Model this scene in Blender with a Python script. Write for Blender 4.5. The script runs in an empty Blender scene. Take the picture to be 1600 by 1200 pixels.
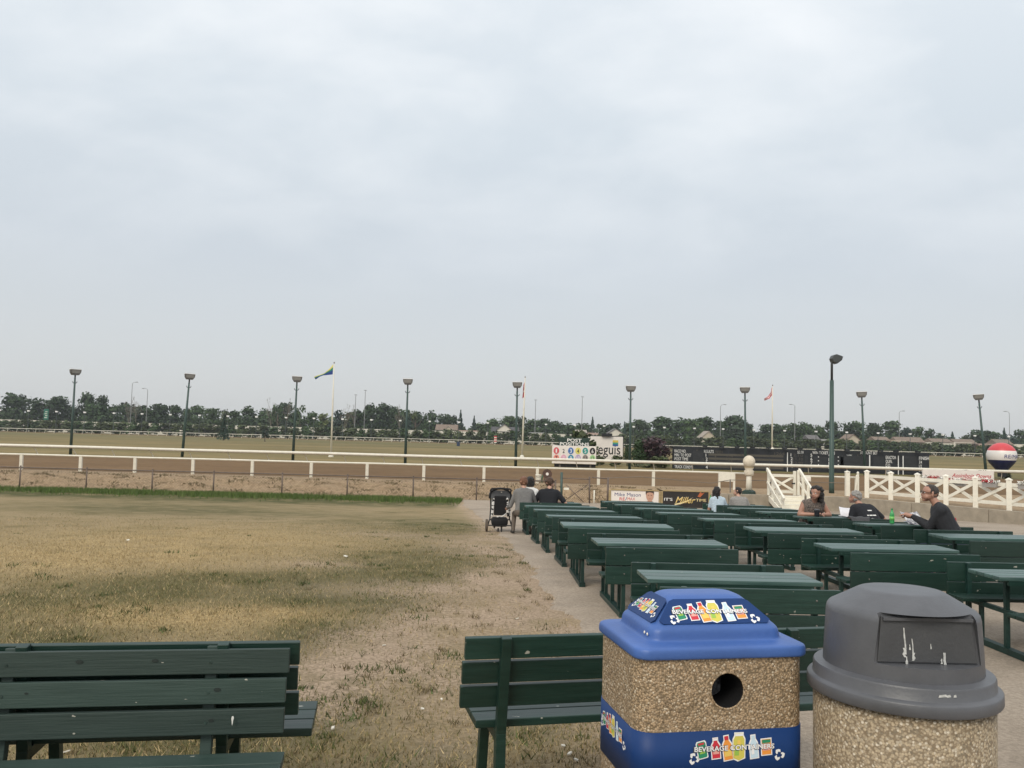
import bpy, math, random
import numpy as np
from mathutils import Vector, Matrix, Euler
random.seed(7); rng = np.random.default_rng(11)
S = bpy.context.scene; COL = S.collection
rad = math.radians

# ------------------------------------------------------------------ camera
H = 1.9; F = 1320.0
PITCH = math.atan(84/F); ROLL = math.atan(.0262)
cd = bpy.data.cameras.new('camera'); cam = bpy.data.objects.new('camera', cd); COL.objects.link(cam)
cd.sensor_width = 36; cd.lens = 36*F/1600; cd.clip_start = .05; cd.clip_end = 9000
cam.matrix_world = Matrix.Translation((0, 0, H)) @ Matrix.Rotation(math.pi/2+PITCH, 4, 'X') @ Matrix.Rotation(ROLL, 4, 'Z')
S.camera = cam
CR = cam.matrix_world.to_3x3()
def ray(px, py): return CR @ Vector(((px-800)/F, (600-py)/F, -1))
def at(px, py, Y):
    v = ray(px, py); t = Y/v.y
    return Vector((v.x*t, Y, H+v.z*t))
def xat(px, py, Y): return at(px, py, Y).x

# ------------------------------------------------------------------ world
SUN_EL, SUN_AZ = rad(42), rad(205)      # azimuth from +Y towards +X
w = bpy.data.worlds.new('World'); S.world = w; w.use_nodes = True
nt = w.node_tree; N = nt.nodes; L = nt.links; N.clear()
def wn(t, **k):
    n = N.new(t)
    for a, b in k.items(): setattr(n, a, b)
    return n
out = wn('ShaderNodeOutputWorld'); bg = wn('ShaderNodeBackground'); bg.inputs[1].default_value = .1
sky = wn('ShaderNodeTexSky', sky_type='NISHITA', sun_disc=False); sky.sun_elevation = SUN_EL; sky.sun_rotation = SUN_AZ
sky.dust_density = 3; sky.air_density = 1.2
tc = wn('ShaderNodeTexCoord'); sep = wn('ShaderNodeSeparateXYZ'); L.new(tc.outputs['Generated'], sep.inputs[0])
ramp = wn('ShaderNodeValToRGB'); L.new(sep.outputs['Z'], ramp.inputs[0])
r = ramp.color_ramp; r.elements[0].position = 0; r.elements[0].color = (.575, .585, .585, 1)
r.elements[1].position = 1; r.elements[1].color = (.92, .96, 1.0, 1)
for p, c in ((.08, (.565, .590, .608)), (.2, (.545, .588, .632)), (.34, (.60, .655, .70)), (.5, (.70, .75, .79))):
    e = r.elements.new(p); e.color = (*c, 1)
# projected cloud layer
den = wn('ShaderNodeMath', operation='ADD'); L.new(sep.outputs['Z'], den.inputs[0]); den.inputs[1].default_value = .32
mx = wn('ShaderNodeMath', operation='MAXIMUM'); L.new(den.outputs[0], mx.inputs[0]); mx.inputs[1].default_value = .05
dv = wn('ShaderNodeVectorMath', operation='DIVIDE'); cb = wn('ShaderNodeCombineXYZ')
for i in range(3): L.new(mx.outputs[0], cb.inputs[i])
L.new(tc.outputs['Generated'], dv.inputs[0]); L.new(cb.outputs[0], dv.inputs[1])
mp = wn('ShaderNodeMapping'); mp.inputs['Rotation'].default_value = (0, 0, rad(35)); mp.inputs['Scale'].default_value = (1.5, 2.0, 0); mp.inputs['Location'].default_value = (.35, 1.2, 0)
L.new(dv.outputs[0], mp.inputs[0])
n1 = wn('ShaderNodeTexNoise'); n1.inputs['Scale'].default_value = 1.5; n1.inputs['Detail'].default_value = 9; n1.inputs['Roughness'].default_value = .52; n1.inputs['Distortion'].default_value = .15
L.new(mp.outputs[0], n1.inputs['Vector'])
cr = wn('ShaderNodeValToRGB'); cr.color_ramp.elements[0].position = .40; cr.color_ramp.elements[0].color = (0, 0, 0, 1); cr.color_ramp.elements[1].position = .74; cr.color_ramp.elements[1].color = (1, 1, 1, 1)
L.new(n1.outputs[0], cr.inputs[0])
fade = wn('ShaderNodeMapRange'); fade.inputs['From Min'].default_value = .14; fade.inputs['From Max'].default_value = .48; L.new(sep.outputs['Z'], fade.inputs[0])
mu = wn('ShaderNodeMath', operation='MULTIPLY'); L.new(cr.outputs[0], mu.inputs[0]); L.new(fade.outputs[0], mu.inputs[1])
mu2 = wn('ShaderNodeMath', operation='MULTIPLY'); L.new(mu.outputs[0], mu2.inputs[0]); mu2.inputs[1].default_value = .85
cl = wn('ShaderNodeMixRGB'); L.new(mu2.outputs[0], cl.inputs[0]); L.new(ramp.outputs[0], cl.inputs[1]); cl.inputs[2].default_value = (.96, .965, .965, 1)
sc10 = wn('ShaderNodeVectorMath', operation='SCALE'); sc10.inputs['Scale'].default_value = 10.0; L.new(cl.outputs[0], sc10.inputs[0])
fin = wn('ShaderNodeMixRGB'); fin.inputs[0].default_value = .9; L.new(sky.outputs[0], fin.inputs[1]); L.new(sc10.outputs[0], fin.inputs[2])
L.new(fin.outputs[0], bg.inputs[0]); L.new(bg.outputs[0], out.inputs[0])
# ------------------------------------------------------------------ sun
sd = bpy.data.lights.new('sun', 'SUN'); sd.energy = 1.5; sd.angle = rad(25); sd.color = (1, .93, .80)
sun = bpy.data.objects.new('sun', sd); COL.objects.link(sun)
sdir = Vector((math.sin(SUN_AZ)*math.cos(SUN_EL), math.cos(SUN_AZ)*math.cos(SUN_EL), math.sin(SUN_EL)))
sun.rotation_euler = (-sdir).to_track_quat('-Z', 'Y').to_euler()
vs = S.view_settings; vs.view_transform = 'Standard'; vs.look = 'None'; vs.exposure = .3; vs.gamma = 1; vs.use_curve_mapping = False
S.cycles.max_bounces = 5; S.cycles.transparent_max_bounces = 8; S.cycles.volume_bounces = 0
S.cycles.use_denoising = True

# ------------------------------------------------------------------ materials
MATS = {}
def mat(name, col, rough=.6, var=.15, scale=8.0, bump=0.0, bscale=None, col2=None, rnd=0.0, spec=.5, coord='Object', stretch=None, island=0.0, detail=6, metal=0):
    """procedural paint / stone / cloth: noise between col and col2, fine relief, per-object and per-leaf variation"""
    if name in MATS: return MATS[name]
    m = bpy.data.materials.new(name); MATS[name] = m; m.use_nodes = True
    t = m.node_tree; n = t.nodes; l = t.links
    b = n['Principled BSDF']; b.inputs['Roughness'].default_value = rough; b.inputs['Specular IOR Level'].default_value = spec; b.inputs['Metallic'].default_value = metal
    c = n.new('ShaderNodeTexCoord'); src = c.outputs[coord]
    if stretch:
        mpn = n.new('ShaderNodeMapping'); mpn.inputs['Scale'].default_value = stretch; l.new(src, mpn.inputs[0]); src = mpn.outputs[0]
    nz = n.new('ShaderNodeTexNoise'); nz.inputs['Scale'].default_value = scale; nz.inputs['Detail'].default_value = detail; nz.inputs['Roughness'].default_value = .6; l.new(src, nz.inputs['Vector'])
    rp = n.new('ShaderNodeValToRGB'); l.new(nz.outputs[0], rp.inputs[0])
    if col2 is None: a = tuple(x*(1-var) for x in col); b2 = tuple(min(1, x*(1+var)) for x in col)
    else: a, b2 = col, col2
    rp.color_ramp.elements[0].position = .32; rp.color_ramp.elements[0].color = (*a, 1)
    rp.color_ramp.elements[1].position = .68; rp.color_ramp.elements[1].color = (*b2, 1)
    o = rp.outputs[0]
    for amt, kind in ((rnd, 'o'), (island, 'i')):
        if not amt: continue
        src2 = n.new('ShaderNodeObjectInfo').outputs['Random'] if kind == 'o' else n.new('ShaderNodeNewGeometry').outputs['Random Per Island']
        mr = n.new('ShaderNodeMapRange'); mr.inputs['To Min'].default_value = 1-amt; mr.inputs['To Max'].default_value = 1+amt; l.new(src2, mr.inputs[0])
        v = n.new('ShaderNodeVectorMath'); v.operation = 'SCALE'; l.new(o, v.inputs[0]); l.new(mr.outputs[0], v.inputs['Scale']); o = v.outputs[0]
    l.new(o, b.inputs['Base Color'])
    if bump:
        nb = n.new('ShaderNodeTexNoise'); nb.inputs['Scale'].default_value = bscale or scale*6; nb.inputs['Detail'].default_value = 5; l.new(src, nb.inputs['Vector'])
        bp = n.new('ShaderNodeBump'); bp.inputs['Strength'].default_value = bump; bp.inputs['Distance'].default_value = .02; l.new(nb.outputs[0], bp.inputs['Height']); l.new(bp.outputs[0], b.inputs['Normal'])
    return m

def painted_wood(name, col, faded, rough=.42):
    """old gloss paint on planks: grain along X, faded streaks, small chips down to pale wood"""
    m = bpy.data.materials.new(name); MATS[name] = m; m.use_nodes = True
    t = m.node_tree; n = t.nodes; l = t.links; b = n['Principled BSDF']
    c = n.new('ShaderNodeTexCoord'); oi = n.new('ShaderNodeObjectInfo')
    ad = n.new('ShaderNodeVectorMath'); ad.operation = 'ADD'; cx = n.new('ShaderNodeCombineXYZ')
    mm = n.new('ShaderNodeMath'); mm.operation = 'MULTIPLY'; mm.inputs[1].default_value = 37; l.new(oi.outputs['Random'], mm.inputs[0])
    for i in range(3): l.new(mm.outputs[0], cx.inputs[i])
    l.new(c.outputs['Object'], ad.inputs[0]); l.new(cx.outputs[0], ad.inputs[1])
    def noise(stretch, scale, detail=6):
        mpn = n.new('ShaderNodeMapping'); mpn.inputs['Scale'].default_value = stretch; l.new(ad.outputs[0], mpn.inputs[0])
        q = n.new('ShaderNodeTexNoise'); q.inputs['Scale'].default_value = scale; q.inputs['Detail'].default_value = detail; l.new(mpn.outputs[0], q.inputs['Vector']); return q.outputs[0]
    g = noise((1, 12, 12), 3.5); rp = n.new('ShaderNodeValToRGB'); l.new(g, rp.inputs[0])
    rp.color_ramp.elements[0].position = .3; rp.color_ramp.elements[0].color = (*col, 1); rp.color_ramp.elements[1].position = .75; rp.color_ramp.elements[1].color = (*faded, 1)
    mr = n.new('ShaderNodeMapRange'); mr.inputs['To Min'].default_value = .8; mr.inputs['To Max'].default_value = 1.22; l.new(oi.outputs['Random'], mr.inputs[0])
    v = n.new('ShaderNodeVectorMath'); v.operation = 'SCALE'; l.new(rp.outputs[0], v.inputs[0]); l.new(mr.outputs[0], v.inputs['Scale'])
    ch = noise((1, 2.2, 2.2), 14, 3); r2 = n.new('ShaderNodeValToRGB'); l.new(ch, r2.inputs[0])
    r2.color_ramp.elements[0].position = .725; r2.color_ramp.elements[0].color = (0, 0, 0, 1); r2.color_ramp.elements[1].position = .735; r2.color_ramp.elements[1].color = (1, 1, 1, 1)
    mixc = n.new('ShaderNodeMixRGB'); l.new(r2.outputs[0], mixc.inputs[0]); l.new(v.outputs[0], mixc.inputs[1]); mixc.inputs[2].default_value = (.34, .33, .28, 1)
    l.new(mixc.outputs[0], b.inputs['Base Color'])
    rr = n.new('ShaderNodeMapRange'); rr.inputs['To Min'].default_value = rough-.08; rr.inputs['To Max'].default_value = rough+.16; l.new(g, rr.inputs[0]); l.new(rr.outputs[0], b.inputs['Roughness'])
    bp = n.new('ShaderNodeBump'); bp.inputs['Strength'].default_value = .25; bp.inputs['Distance'].default_value = .006; l.new(noise((1, 18, 18), 6), bp.inputs['Height']); l.new(bp.outputs[0], b.inputs['Normal'])
    return m

def aggregate(name, scale, dark, mid, light):
    """exposed pebble finish"""
    m = bpy.data.materials.new(name); MATS[name] = m; m.use_nodes = True
    t = m.node_tree; n = t.nodes; l = t.links; b = n['Principled BSDF']; b.inputs['Roughness'].default_value = .62
    c = n.new('ShaderNodeTexCoord'); vo = n.new('ShaderNodeTexVoronoi'); vo.inputs['Scale'].default_value = scale; l.new(c.outputs['Object'], vo.inputs['Vector'])
    sp = n.new('ShaderNodeSeparateColor'); l.new(vo.outputs['Color'], sp.inputs[0])
    rp = n.new('ShaderNodeValToRGB'); l.new(sp.outputs[0], rp.inputs[0]); e = rp.color_ramp
    e.elements[0].color = (*dark, 1); e.elements[1].color = (*light, 1)
    for p, q in ((.3, mid), (.55, tuple(x*1.25 for x in mid)), (.8, tuple(x*.8 for x in mid))): k = e.elements.new(p); k.color = (*q, 1)
    r2 = n.new('ShaderNodeValToRGB'); l.new(vo.outputs['Distance'], r2.inputs[0]); r2.color_ramp.elements[0].position = .45; r2.color_ramp.elements[1].position = .72
    r2.color_ramp.elements[0].color = (0, 0, 0, 1); r2.color_ramp.elements[1].color = (1, 1, 1, 1)
    mx = n.new('ShaderNodeMixRGB'); l.new(r2.outputs[0], mx.inputs[0]); l.new(rp.outputs[0], mx.inputs[1]); mx.inputs[2].default_value = (.20, .145, .085, 1)
    l.new(mx.outputs[0], b.inputs['Base Color'])
    bp = n.new('ShaderNodeBump'); bp.invert = True; bp.inputs['Strength'].default_value = .6; bp.inputs['Distance'].default_value = .006; l.new(vo.outputs['Distance'], bp.inputs['Height']); l.new(bp.outputs[0], b.inputs['Normal'])
    return m

def ground_mat(name, cols, scales, bump=.5, bscale=40, attr=None, acols=None, rough=.95, stretch=(1, 1, 1)):
    """soil / turf: three scales of noise in world metres, optional per-vertex cover masks"""
    m = bpy.data.materials.new(name); MATS[name] = m; m.use_nodes = True
    t = m.node_tree; n = t.nodes; l = t.links; b = n['Principled BSDF']; b.inputs['Roughness'].default_value = rough; b.inputs['Specular IOR Level'].default_value = .15
    g = n.new('ShaderNodeNewGeometry'); mpn = n.new('ShaderNodeMapping'); mpn.inputs['Scale'].default_value = stretch; l.new(g.outputs['Position'], mpn.inputs[0])
    def nz(s, d=8, ro=.62):
        q = n.new('ShaderNodeTexNoise'); q.inputs['Scale'].default_value = s; q.inputs['Detail'].default_value = d; q.inputs['Roughness'].default_value = ro; l.new(mpn.outputs[0], q.inputs['Vector']); return q.outputs[0]
    a = nz(scales[0]); rp = n.new('ShaderNodeValToRGB'); l.new(a, rp.inputs[0]); e = rp.color_ramp
    e.elements[0].position = .3; e.elements[0].color = (*cols[0], 1); e.elements[1].position = .7; e.elements[1].color = (*cols[-1], 1)
    for i, c in enumerate(cols[1:-1]): k = e.elements.new(.3+.4*(i+1)/(len(cols)-1)); k.color = (*c, 1)
    o = rp.outputs[0]
    fine = nz(scales[1], 6); 
    if attr:
        for nm, c in zip(attr, acols):
            at_ = n.new('ShaderNodeAttribute'); at_.attribute_name = nm
            mf = n.new('ShaderNodeMath'); mf.operation = 'MULTIPLY_ADD'; l.new(fine, mf.inputs[0]); mf.inputs[1].default_value = 1.8; mf.inputs[2].default_value = -.3; mf.use_clamp = True
            big = nz(scales[0]*2.5, 5); m3 = n.new('ShaderNodeMath'); m3.operation = 'MULTIPLY_ADD'; l.new(big, m3.inputs[0]); m3.inputs[1].default_value = 2.6; m3.inputs[2].default_value = -.55; m3.use_clamp = True
            m2 = n.new('ShaderNodeMath'); m2.operation = 'MULTIPLY'; l.new(at_.outputs['Fac'], m2.inputs[0]); l.new(mf.outputs[0], m2.inputs[1])
            m4 = n.new('ShaderNodeMath'); m4.operation = 'MULTIPLY'; l.new(m2.outputs[0], m4.inputs[0]); l.new(m3.outputs[0], m4.inputs[1]); m4.use_clamp = True
            x = n.new('ShaderNodeMixRGB'); l.new(m4.outputs[0], x.inputs[0]); l.new(o, x.inputs[1]); x.inputs[2].default_value = (*c, 1); o = x.outputs[0]
    mr = n.new('ShaderNodeMapRange'); mr.inputs['From Min'].default_value = .25; mr.inputs['From Max'].default_value = .75; mr.inputs['To Min'].default_value = .68; mr.inputs['To Max'].default_value = 1.32; l.new(fine, mr.inputs[0])
    v = n.new('ShaderNodeVectorMath'); v.operation = 'SCALE'; l.new(o, v.inputs[0]); l.new(mr.outputs[0], v.inputs['Scale']); o = v.outputs[0]
    l.new(o, b.inputs['Base Color'])
    bp = n.new('ShaderNodeBump'); bp.inputs['Strength'].default_value = bump; bp.inputs['Distance'].default_value = .03; l.new(nz(bscale, 4), bp.inputs['Height']); l.new(bp.outputs[0], b.inputs['Normal'])
    return m

WOOD = painted_wood('green_painted_wood', (.005, .024, .017), (.010, .037, .027))
WOODG = painted_wood('weathered_green_wood', (.016, .035, .028), (.027, .050, .041), .55)
WOODT = painted_wood('faded_sheen_top', (.038, .082, .072), (.082, .140, .124), .36)  # faded green, lightened further: sky sheen on the tabletops put into the colour
STEEL = mat('green_steel_tube', (.008, .032, .026), .45, .3, 20, .1, rnd=.15)
BROWNSTEEL = mat('rusty_steel', (.09, .055, .035), .7, .3, 15, .2)
WHITE = mat('white_paint', (.76, .72, .62), .5, .06, 6, .08, rnd=.04)
RAILW = mat('white_rail', (.69, .65, .55), .45, .08, 3, .05)
POLEG = mat('pole_green', (.038, .070, .060), .5, .15, 6, rnd=.1)
GALV = mat('galvanised', (.17, .15, .135), .55, .2, 12)
DARK = mat('black_metal', (.02, .021, .022), .5, .3, 10)
CONC = mat('concrete', (.30, .255, .195), .85, .16, 3.5, .35, 60)
BLACKC = mat('black_cloth', (.012, .012, .014), .9, .25, 25, .3, 120)
LEAVES = [mat('leaf_'+k, c, .6, .3, .35, island=.35, rnd=.18, spec=.25) for k, c in
          (('deep', (.036, .064, .024)), ('mid', (.052, .088, .030)), ('olive', (.080, .105, .038)), ('yellow', (.12, .145, .045)), ('blue', (.03, .056, .040)), ('purple', (.055, .032, .036)), ('hedge', (.062, .080, .030)))]
LEAF = dict(zip(('deep', 'mid', 'olive', 'yellow', 'blue', 'purple', 'hedge'), LEAVES))
BARK = mat('bark', (.11, .085, .06), .9, .25, 4, .4)
BAREW = mat('bare_twigs', (.20, .17, .135), .9, .2, 4)

# ------------------------------------------------------------------ mesh helpers
def unit(n, k): return [(math.cos(2*math.pi*i/n+k), math.sin(2*math.pi*i/n+k)) for i in range(n)]
class MB:
    def __init__(s): s.v = []; s.f = []; s.m = []
    def add(s, vs, fs, mi=0):
        o = len(s.v); s.v += [tuple(x) for x in vs]; s.f += [tuple(i+o for i in f) for f in fs]; s.m += [mi]*len(fs); return s
    def box(s, c, d, rot=None, mi=0):
        x, y, z = d[0]/2, d[1]/2, d[2]/2
        vs = [Vector((i, j, k)) for k in (-z, z) for j in (-y, y) for i in (-x, x)]
        if rot is not None:
            R = rot if isinstance(rot, Matrix) else Euler(rot).to_matrix(); vs = [R @ q for q in vs]
        c = Vector(c)
        return s.add([q+c for q in vs], [(0, 2, 3, 1), (4, 5, 7, 6), (0, 1, 5, 4), (2, 6, 7, 3), (0, 4, 6, 2), (1, 3, 7, 5)], mi)
    def bar(s, p0, p1, wd, ht, up=(0, 0, 1), mi=0):
        p0, p1 = Vector(p0), Vector(p1); d = p1-p0; l = d.length; x = d.normalized(); u = Vector(up); y = u.cross(x)
        if y.length < 1e-4: y = Vector((0, 1, 0)).cross(x)
        y.normalize(); z = x.cross(y); R = Matrix((x, y, z)).transposed()
        return s.box((p0+p1)/2, (l, wd, ht), R, mi)
    def tube(s, pts, r, n=8, mi=0, cap=True):
        pts = [Vector(p) for p in pts]; k = len(pts); rs = r if isinstance(r, (list, tuple)) else [r]*k
        vs = []; fs = []; prev = None
        for i, p in enumerate(pts):
            d = (pts[min(i+1, k-1)]-pts[max(i-1, 0)]).normalized()
            a = prev if prev is not None else (Vector((0, 0, 1)) if abs(d.z) < .9 else Vector((1, 0, 0)))
            x = (a-d*a.dot(d)).normalized(); prev = x; y = d.cross(x)
            vs += [p+(x*c+y*q)*rs[i] for c, q in unit(n, 0)]
        for i in range(k-1):
            for j in range(n): fs.append((i*n+j, i*n+(j+1) % n, (i+1)*n+(j+1) % n, (i+1)*n+j))
        if cap: fs += [tuple(range(n-1, -1, -1)), tuple((k-1)*n+j for j in range(n))]
        return s.add(vs, fs, mi)
    def lathe(s, prof, n=24, c=(0, 0, 0), mi=0, sx=1, sy=1):
        vs = []; fs = []; k = len(prof)
        for r, z in prof: vs += [(c[0]+r*a*sx, c[1]+r*b*sy, c[2]+z) for a, b in unit(n, 0)]
        for i in range(k-1):
            for j in range(n): fs.append((i*n+j, i*n+(j+1) % n, (i+1)*n+(j+1) % n, (i+1)*n+j))
        fs += [tuple(range(n-1, -1, -1)), tuple((k-1)*n+j for j in range(n))]
        return s.add(vs, fs, mi)
    def ball(s, c, r, n=12, mi=0, R=None):
        rr = r if isinstance(r, (tuple, list)) else (r, r, r); c = Vector(c); m = max(5, n//2+1); vs = []; fs = []
        for i in range(m+1):
            th = math.pi*i/m; th = max(.02, min(math.pi-.02, th))
            for a, b in unit(n, 0):
                p = Vector((math.sin(th)*a*rr[0], math.sin(th)*b*rr[1], -math.cos(th)*rr[2])); vs.append(c+(R @ p if R else p))
        for i in range(m):
            for j in range(n): fs.append((i*n+j, i*n+(j+1) % n, (i+1)*n+(j+1) % n, (i+1)*n+j))
        fs += [tuple(range(n-1, -1, -1)), tuple(m*n+j for j in range(n))]
        return s.add(vs, fs, mi)
    def capsule(s, p0, r0, p1, r1, n=10, mi=0):
        p0, p1 = Vector(p0), Vector(p1); d = p1-p0
        if d.length < 1e-5: return s.ball(p0, max(r0, r1), n, mi)
        x = d.normalized(); pts = []; rs = []
        for a in (80, 55, 28): pts.append(p0-x*r0*math.sin(rad(a))); rs.append(r0*math.cos(rad(a)))
        pts += [p0, p1]; rs += [r0, r1]
        for a in (28, 55, 80): pts.append(p1+x*r1*math.sin(rad(a))); rs.append(r1*math.cos(rad(a)))
        return s.tube(pts, rs, n, mi)
    def prism(s, poly, p0, ax, ay, th, mi=0):
        """2-D outline in the plane (p0; ax, ay), th thick along ax x ay (0 = a flat printed sheet)"""
        p0, ax, ay = Vector(p0), Vector(ax), Vector(ay); nn = ax.cross(ay).normalized(); k = len(poly)
        a = [p0+ax*x+ay*y+nn*th for x, y in poly]
        if not th: return s.add(a, [tuple(range(k))], mi)
        b = [p0+ax*x+ay*y for x, y in poly]
        return s.add(a+b, [tuple(range(k)), tuple(range(2*k-1, k-1, -1))]+[(i+k, (i+1) % k+k, (i+1) % k, i) for i in range(k)], mi)
    def mesh(s, name, mats, smooth=False):
        me = bpy.data.meshes.new(name); me.from_pydata(s.v, [], s.f)
        for m in (mats if isinstance(mats, (list, tuple)) else [mats]): me.materials.append(m)
        if any(s.m): me.polygons.foreach_set('material_index', s.m)
        if smooth: me.polygons.foreach_set('use_smooth', [True]*len(s.f))
        me.update(); return me
    def build(s, name, mats, parent=None, smooth=False, bevel=0, seg=2, loc=None, rotz=None):
        return link(name, s.mesh(name, mats, smooth), parent, bevel, seg, loc, rotz)
def link(name, me, parent=None, bevel=0, seg=2, loc=None, rotz=None):
    o = bpy.data.objects.new(name, me); COL.objects.link(o)
    if parent: o.parent = parent
    if loc is not None: o.location = loc
    if rotz is not None: o.rotation_euler.z = rotz
    if bevel:
        b = o.modifiers.new('edge', 'BEVEL'); b.width = bevel; b.segments = seg; b.limit_method = 'ANGLE'; b.angle_limit = rad(35)
        me.polygons.foreach_set('use_smooth', [True]*len(me.polygons)); 
        wn_ = o.modifiers.new('normals', 'WEIGHTED_NORMAL'); wn_.keep_sharp = True
    return o
def tag(o, label=None, cat=None, group=None, kind=None):
    if label: o['label'] = label
    if cat: o['category'] = cat
    if group: o['group'] = group
    if kind: o['kind'] = kind
    return o
def thing(name, label, cat, loc=(0, 0, 0), rotz=0, group=None):
    o = bpy.data.objects.new(name, None); COL.objects.link(o); o.empty_display_size = .2
    o.location = loc; o.rotation_euler = (0, 0, rotz); return tag(o, label, cat, group)
def copy_tree(o, parent=None):
    c = o.copy(); COL.objects.link(c)
    if parent: c.parent = parent
    for ch in list(o.children): copy_tree(ch, c)
    return c
def evaluated(me, setup):
    """mesh after the modifiers that setup(obj) adds"""
    o = bpy.data.objects.new('work', me); COL.objects.link(o); extra = setup(o) or []
    dg = bpy.context.evaluated_depsgraph_get(); r_ = bpy.data.meshes.new_from_object(o.evaluated_get(dg))
    bpy.data.objects.remove(o)
    for e in extra: bpy.data.objects.remove(e)
    return r_
TXT = bpy.data.curves.new('lettering', 'FONT'); TXTO = bpy.data.objects.new('lettering', TXT)
def text(body, size, m, parent, origin, ax=(1, 0, 0), ay=(0, 0, 1), width=None, bold=0, shear=0, align='LEFT', name='lettering', lift=.004, thick=0):
    """flat print: body starts at origin, runs along ax, stands along ay"""
    TXT.body = body; TXT.size = 1; TXT.offset = bold; TXT.shear = shear; TXT.align_x = 'LEFT'; TXT.resolution_u = 3
    me = bpy.data.meshes.new_from_object(TXTO); me.name = name
    k = len(me.vertices); co = np.zeros(k*3); me.vertices.foreach_get('co', co); co = co.reshape(-1, 3)
    x0, x1 = co[:, 0].min(), co[:, 0].max(); s_ = size/.69; sx = s_ if width is None else width/max(1e-6, x1-x0)
    off = {'LEFT': x0, 'CENTER': (x0+x1)/2, 'RIGHT': x1}[align]
    ax, ay = Vector(ax).normalized(), Vector(ay).normalized(); nn = ax.cross(ay); o = Vector(origin)+nn*lift
    P = np.array(o)[None]+np.outer((co[:, 0]-off)*sx, ax)+np.outer(co[:, 1]*s_, ay)
    me.vertices.foreach_set('co', P.ravel()); me.materials.clear(); me.materials.append(m); me.update()
    return link(name, me, parent)
def ordinal(n): return ('first', 'second', 'third', 'fourth', 'fifth', 'sixth', 'seventh', 'eighth', 'ninth', 'tenth', 'eleventh', 'twelfth', 'thirteenth', 'fourteenth', 'fifteenth', 'sixteenth', 'seventeenth', 'eighteenth', 'nineteenth', 'twentieth')[n]
MARKS = [(116, 'the leftmost tall track lamp'), (290, 'the second tall track lamp'), (520, 'the blue flag on its pole'), (634, 'the fourth tall track lamp'), (818, 'the hanging red flag'), (895, 'the post positions board'), (985, 'the purple bush and logo billboard'), (1168, 'the ball-topped white post'), (1299, 'the lone near lamp post'), (1440, 'the end of the results board'), (1565, 'the striped balloon')]
def name_by_marks(pxs, noun, verb='stands'):
    """labels such as 'second round tree right of the blue flag': counted from the nearest landmark"""
    lab = [None]*len(pxs); cnt = {}
    for i in sorted(range(len(pxs)), key=lambda i: pxs[i]):
        k = min(range(len(MARKS)), key=lambda k: abs(MARKS[k][0]-pxs[i])); cnt.setdefault((k, pxs[i] >= MARKS[k][0]), []).append(i)
    for (k, right), ids in cnt.items():
        if not right: ids = ids[::-1]
        for j, i in enumerate(ids): lab[i] = '%s %s %s of %s' % (ordinal(j), noun, 'right' if right else 'left', MARKS[k][1])
    return lab

# ================================================================== SETTING
def gz(x, y): return max(-1.1, -.045*max(0, y-12))
TZ = -.47                                               # level of track and infield
def gp(px, py):
    """ground point of the apron or lawn under a photo pixel"""
    v = ray(px, py); y = 10.0
    for k in range(900): y = .93*y+.07*((gz(0, y)-H)/v.z*v.y)
    return Vector((v.x/v.y*y, y, gz(0, y)))
EDGE = [(-6, 1.6), (2, 1.12), (8.56, .70), (9.66, .56), (17.2, .06), (28, -.95), (38, -2.0), (41, -2.3)]
def edge_x(y): return float(np.interp(y, [e[0] for e in EDGE], [e[1] for e in EDGE]))
WALL = [(7.4, 39.45), (15.7, 39.45), (22.6, 28.2)]

def grid(name, xs, ys, zf, m, smooth=True):
    xs, ys = np.asarray(xs, float), np.asarray(ys, float); nx, ny = len(xs), len(ys)
    X, Y = np.meshgrid(xs, ys); Z = np.vectorize(zf)(X, Y)
    me = bpy.data.meshes.new(name); v = np.stack([X.ravel(), Y.ravel(), Z.ravel()], 1)
    i = (np.arange(ny-1)[:, None]*nx+np.arange(nx-1)[None]).ravel()
    f = np.stack([i, i+1, i+1+nx, i+nx], 1)
    me.from_pydata(v.tolist(), [], f.tolist()); me.materials.append(m); me.polygons.foreach_set('use_smooth', [smooth]*len(f)); me.update()
    return tag(link(name, me), kind='structure'), v
# turf with its worn and green patches (photo position, half-width, half-depth in pixels, weight)
GREEN = [(715, 868, 130, 16, 1.2), (560, 903, 130, 13, 1.3), (390, 905, 110, 10, .8), (690, 820, 110, 9, .8), (300, 905, 220, 14, .7), (160, 930, 190, 18, .8), (620, 835, 150, 8, .5), (330, 800, 260, 5, .6), (680, 900, 60, 8, .8), (520, 935, 120, 14, .7), (640, 876, 110, 10, 1.0), (480, 990, 60, 60, .9), (130, 950, 160, 25, .9), (560, 950, 90, 40, .8), (860, 1130, 90, 40, .7), (500, 1110, 70, 60, .9), (300, 1170, 220, 30, .7), (640, 1050, 120, 60, .5), (820, 970, 40, 14, .8), (250, 790, 250, 6, .5), (690, 1180, 70, 30, .6), (620, 772, 150, 5, 1.2), (80, 1000, 120, 20, .7)]
BARE = [(790, 905, 70, 14, 1.3), (660, 922, 160, 12, .9), (500, 880, 70, 8, .8), (740, 850, 60, 14, .9), (800, 830, 30, 30, .9), (860, 960, 50, 30, .9), (560, 1040, 90, 60, .9), (500, 1060, 60, 40, .8), (680, 1000, 140, 40, .7), (600, 835, 90, 5, .6), (720, 960, 90, 14, .8), (700, 1110, 60, 60, .6)]
STRAW = [(270, 960, 170, 16, 1.2), (280, 845, 260, 22, .9), (100, 870, 200, 14, .8), (470, 960, 70, 10, .6)]
def patches(lst):
    o = []
    for px, py, rx, ry, wt in lst:
        c = gp(px, py); a = gp(px+rx, py); b = gp(px, py-ry*.95)
        o.append((c.x, c.y, max(.15, a.x-c.x), max(.2, b.y-c.y), wt))
    return o
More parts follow.
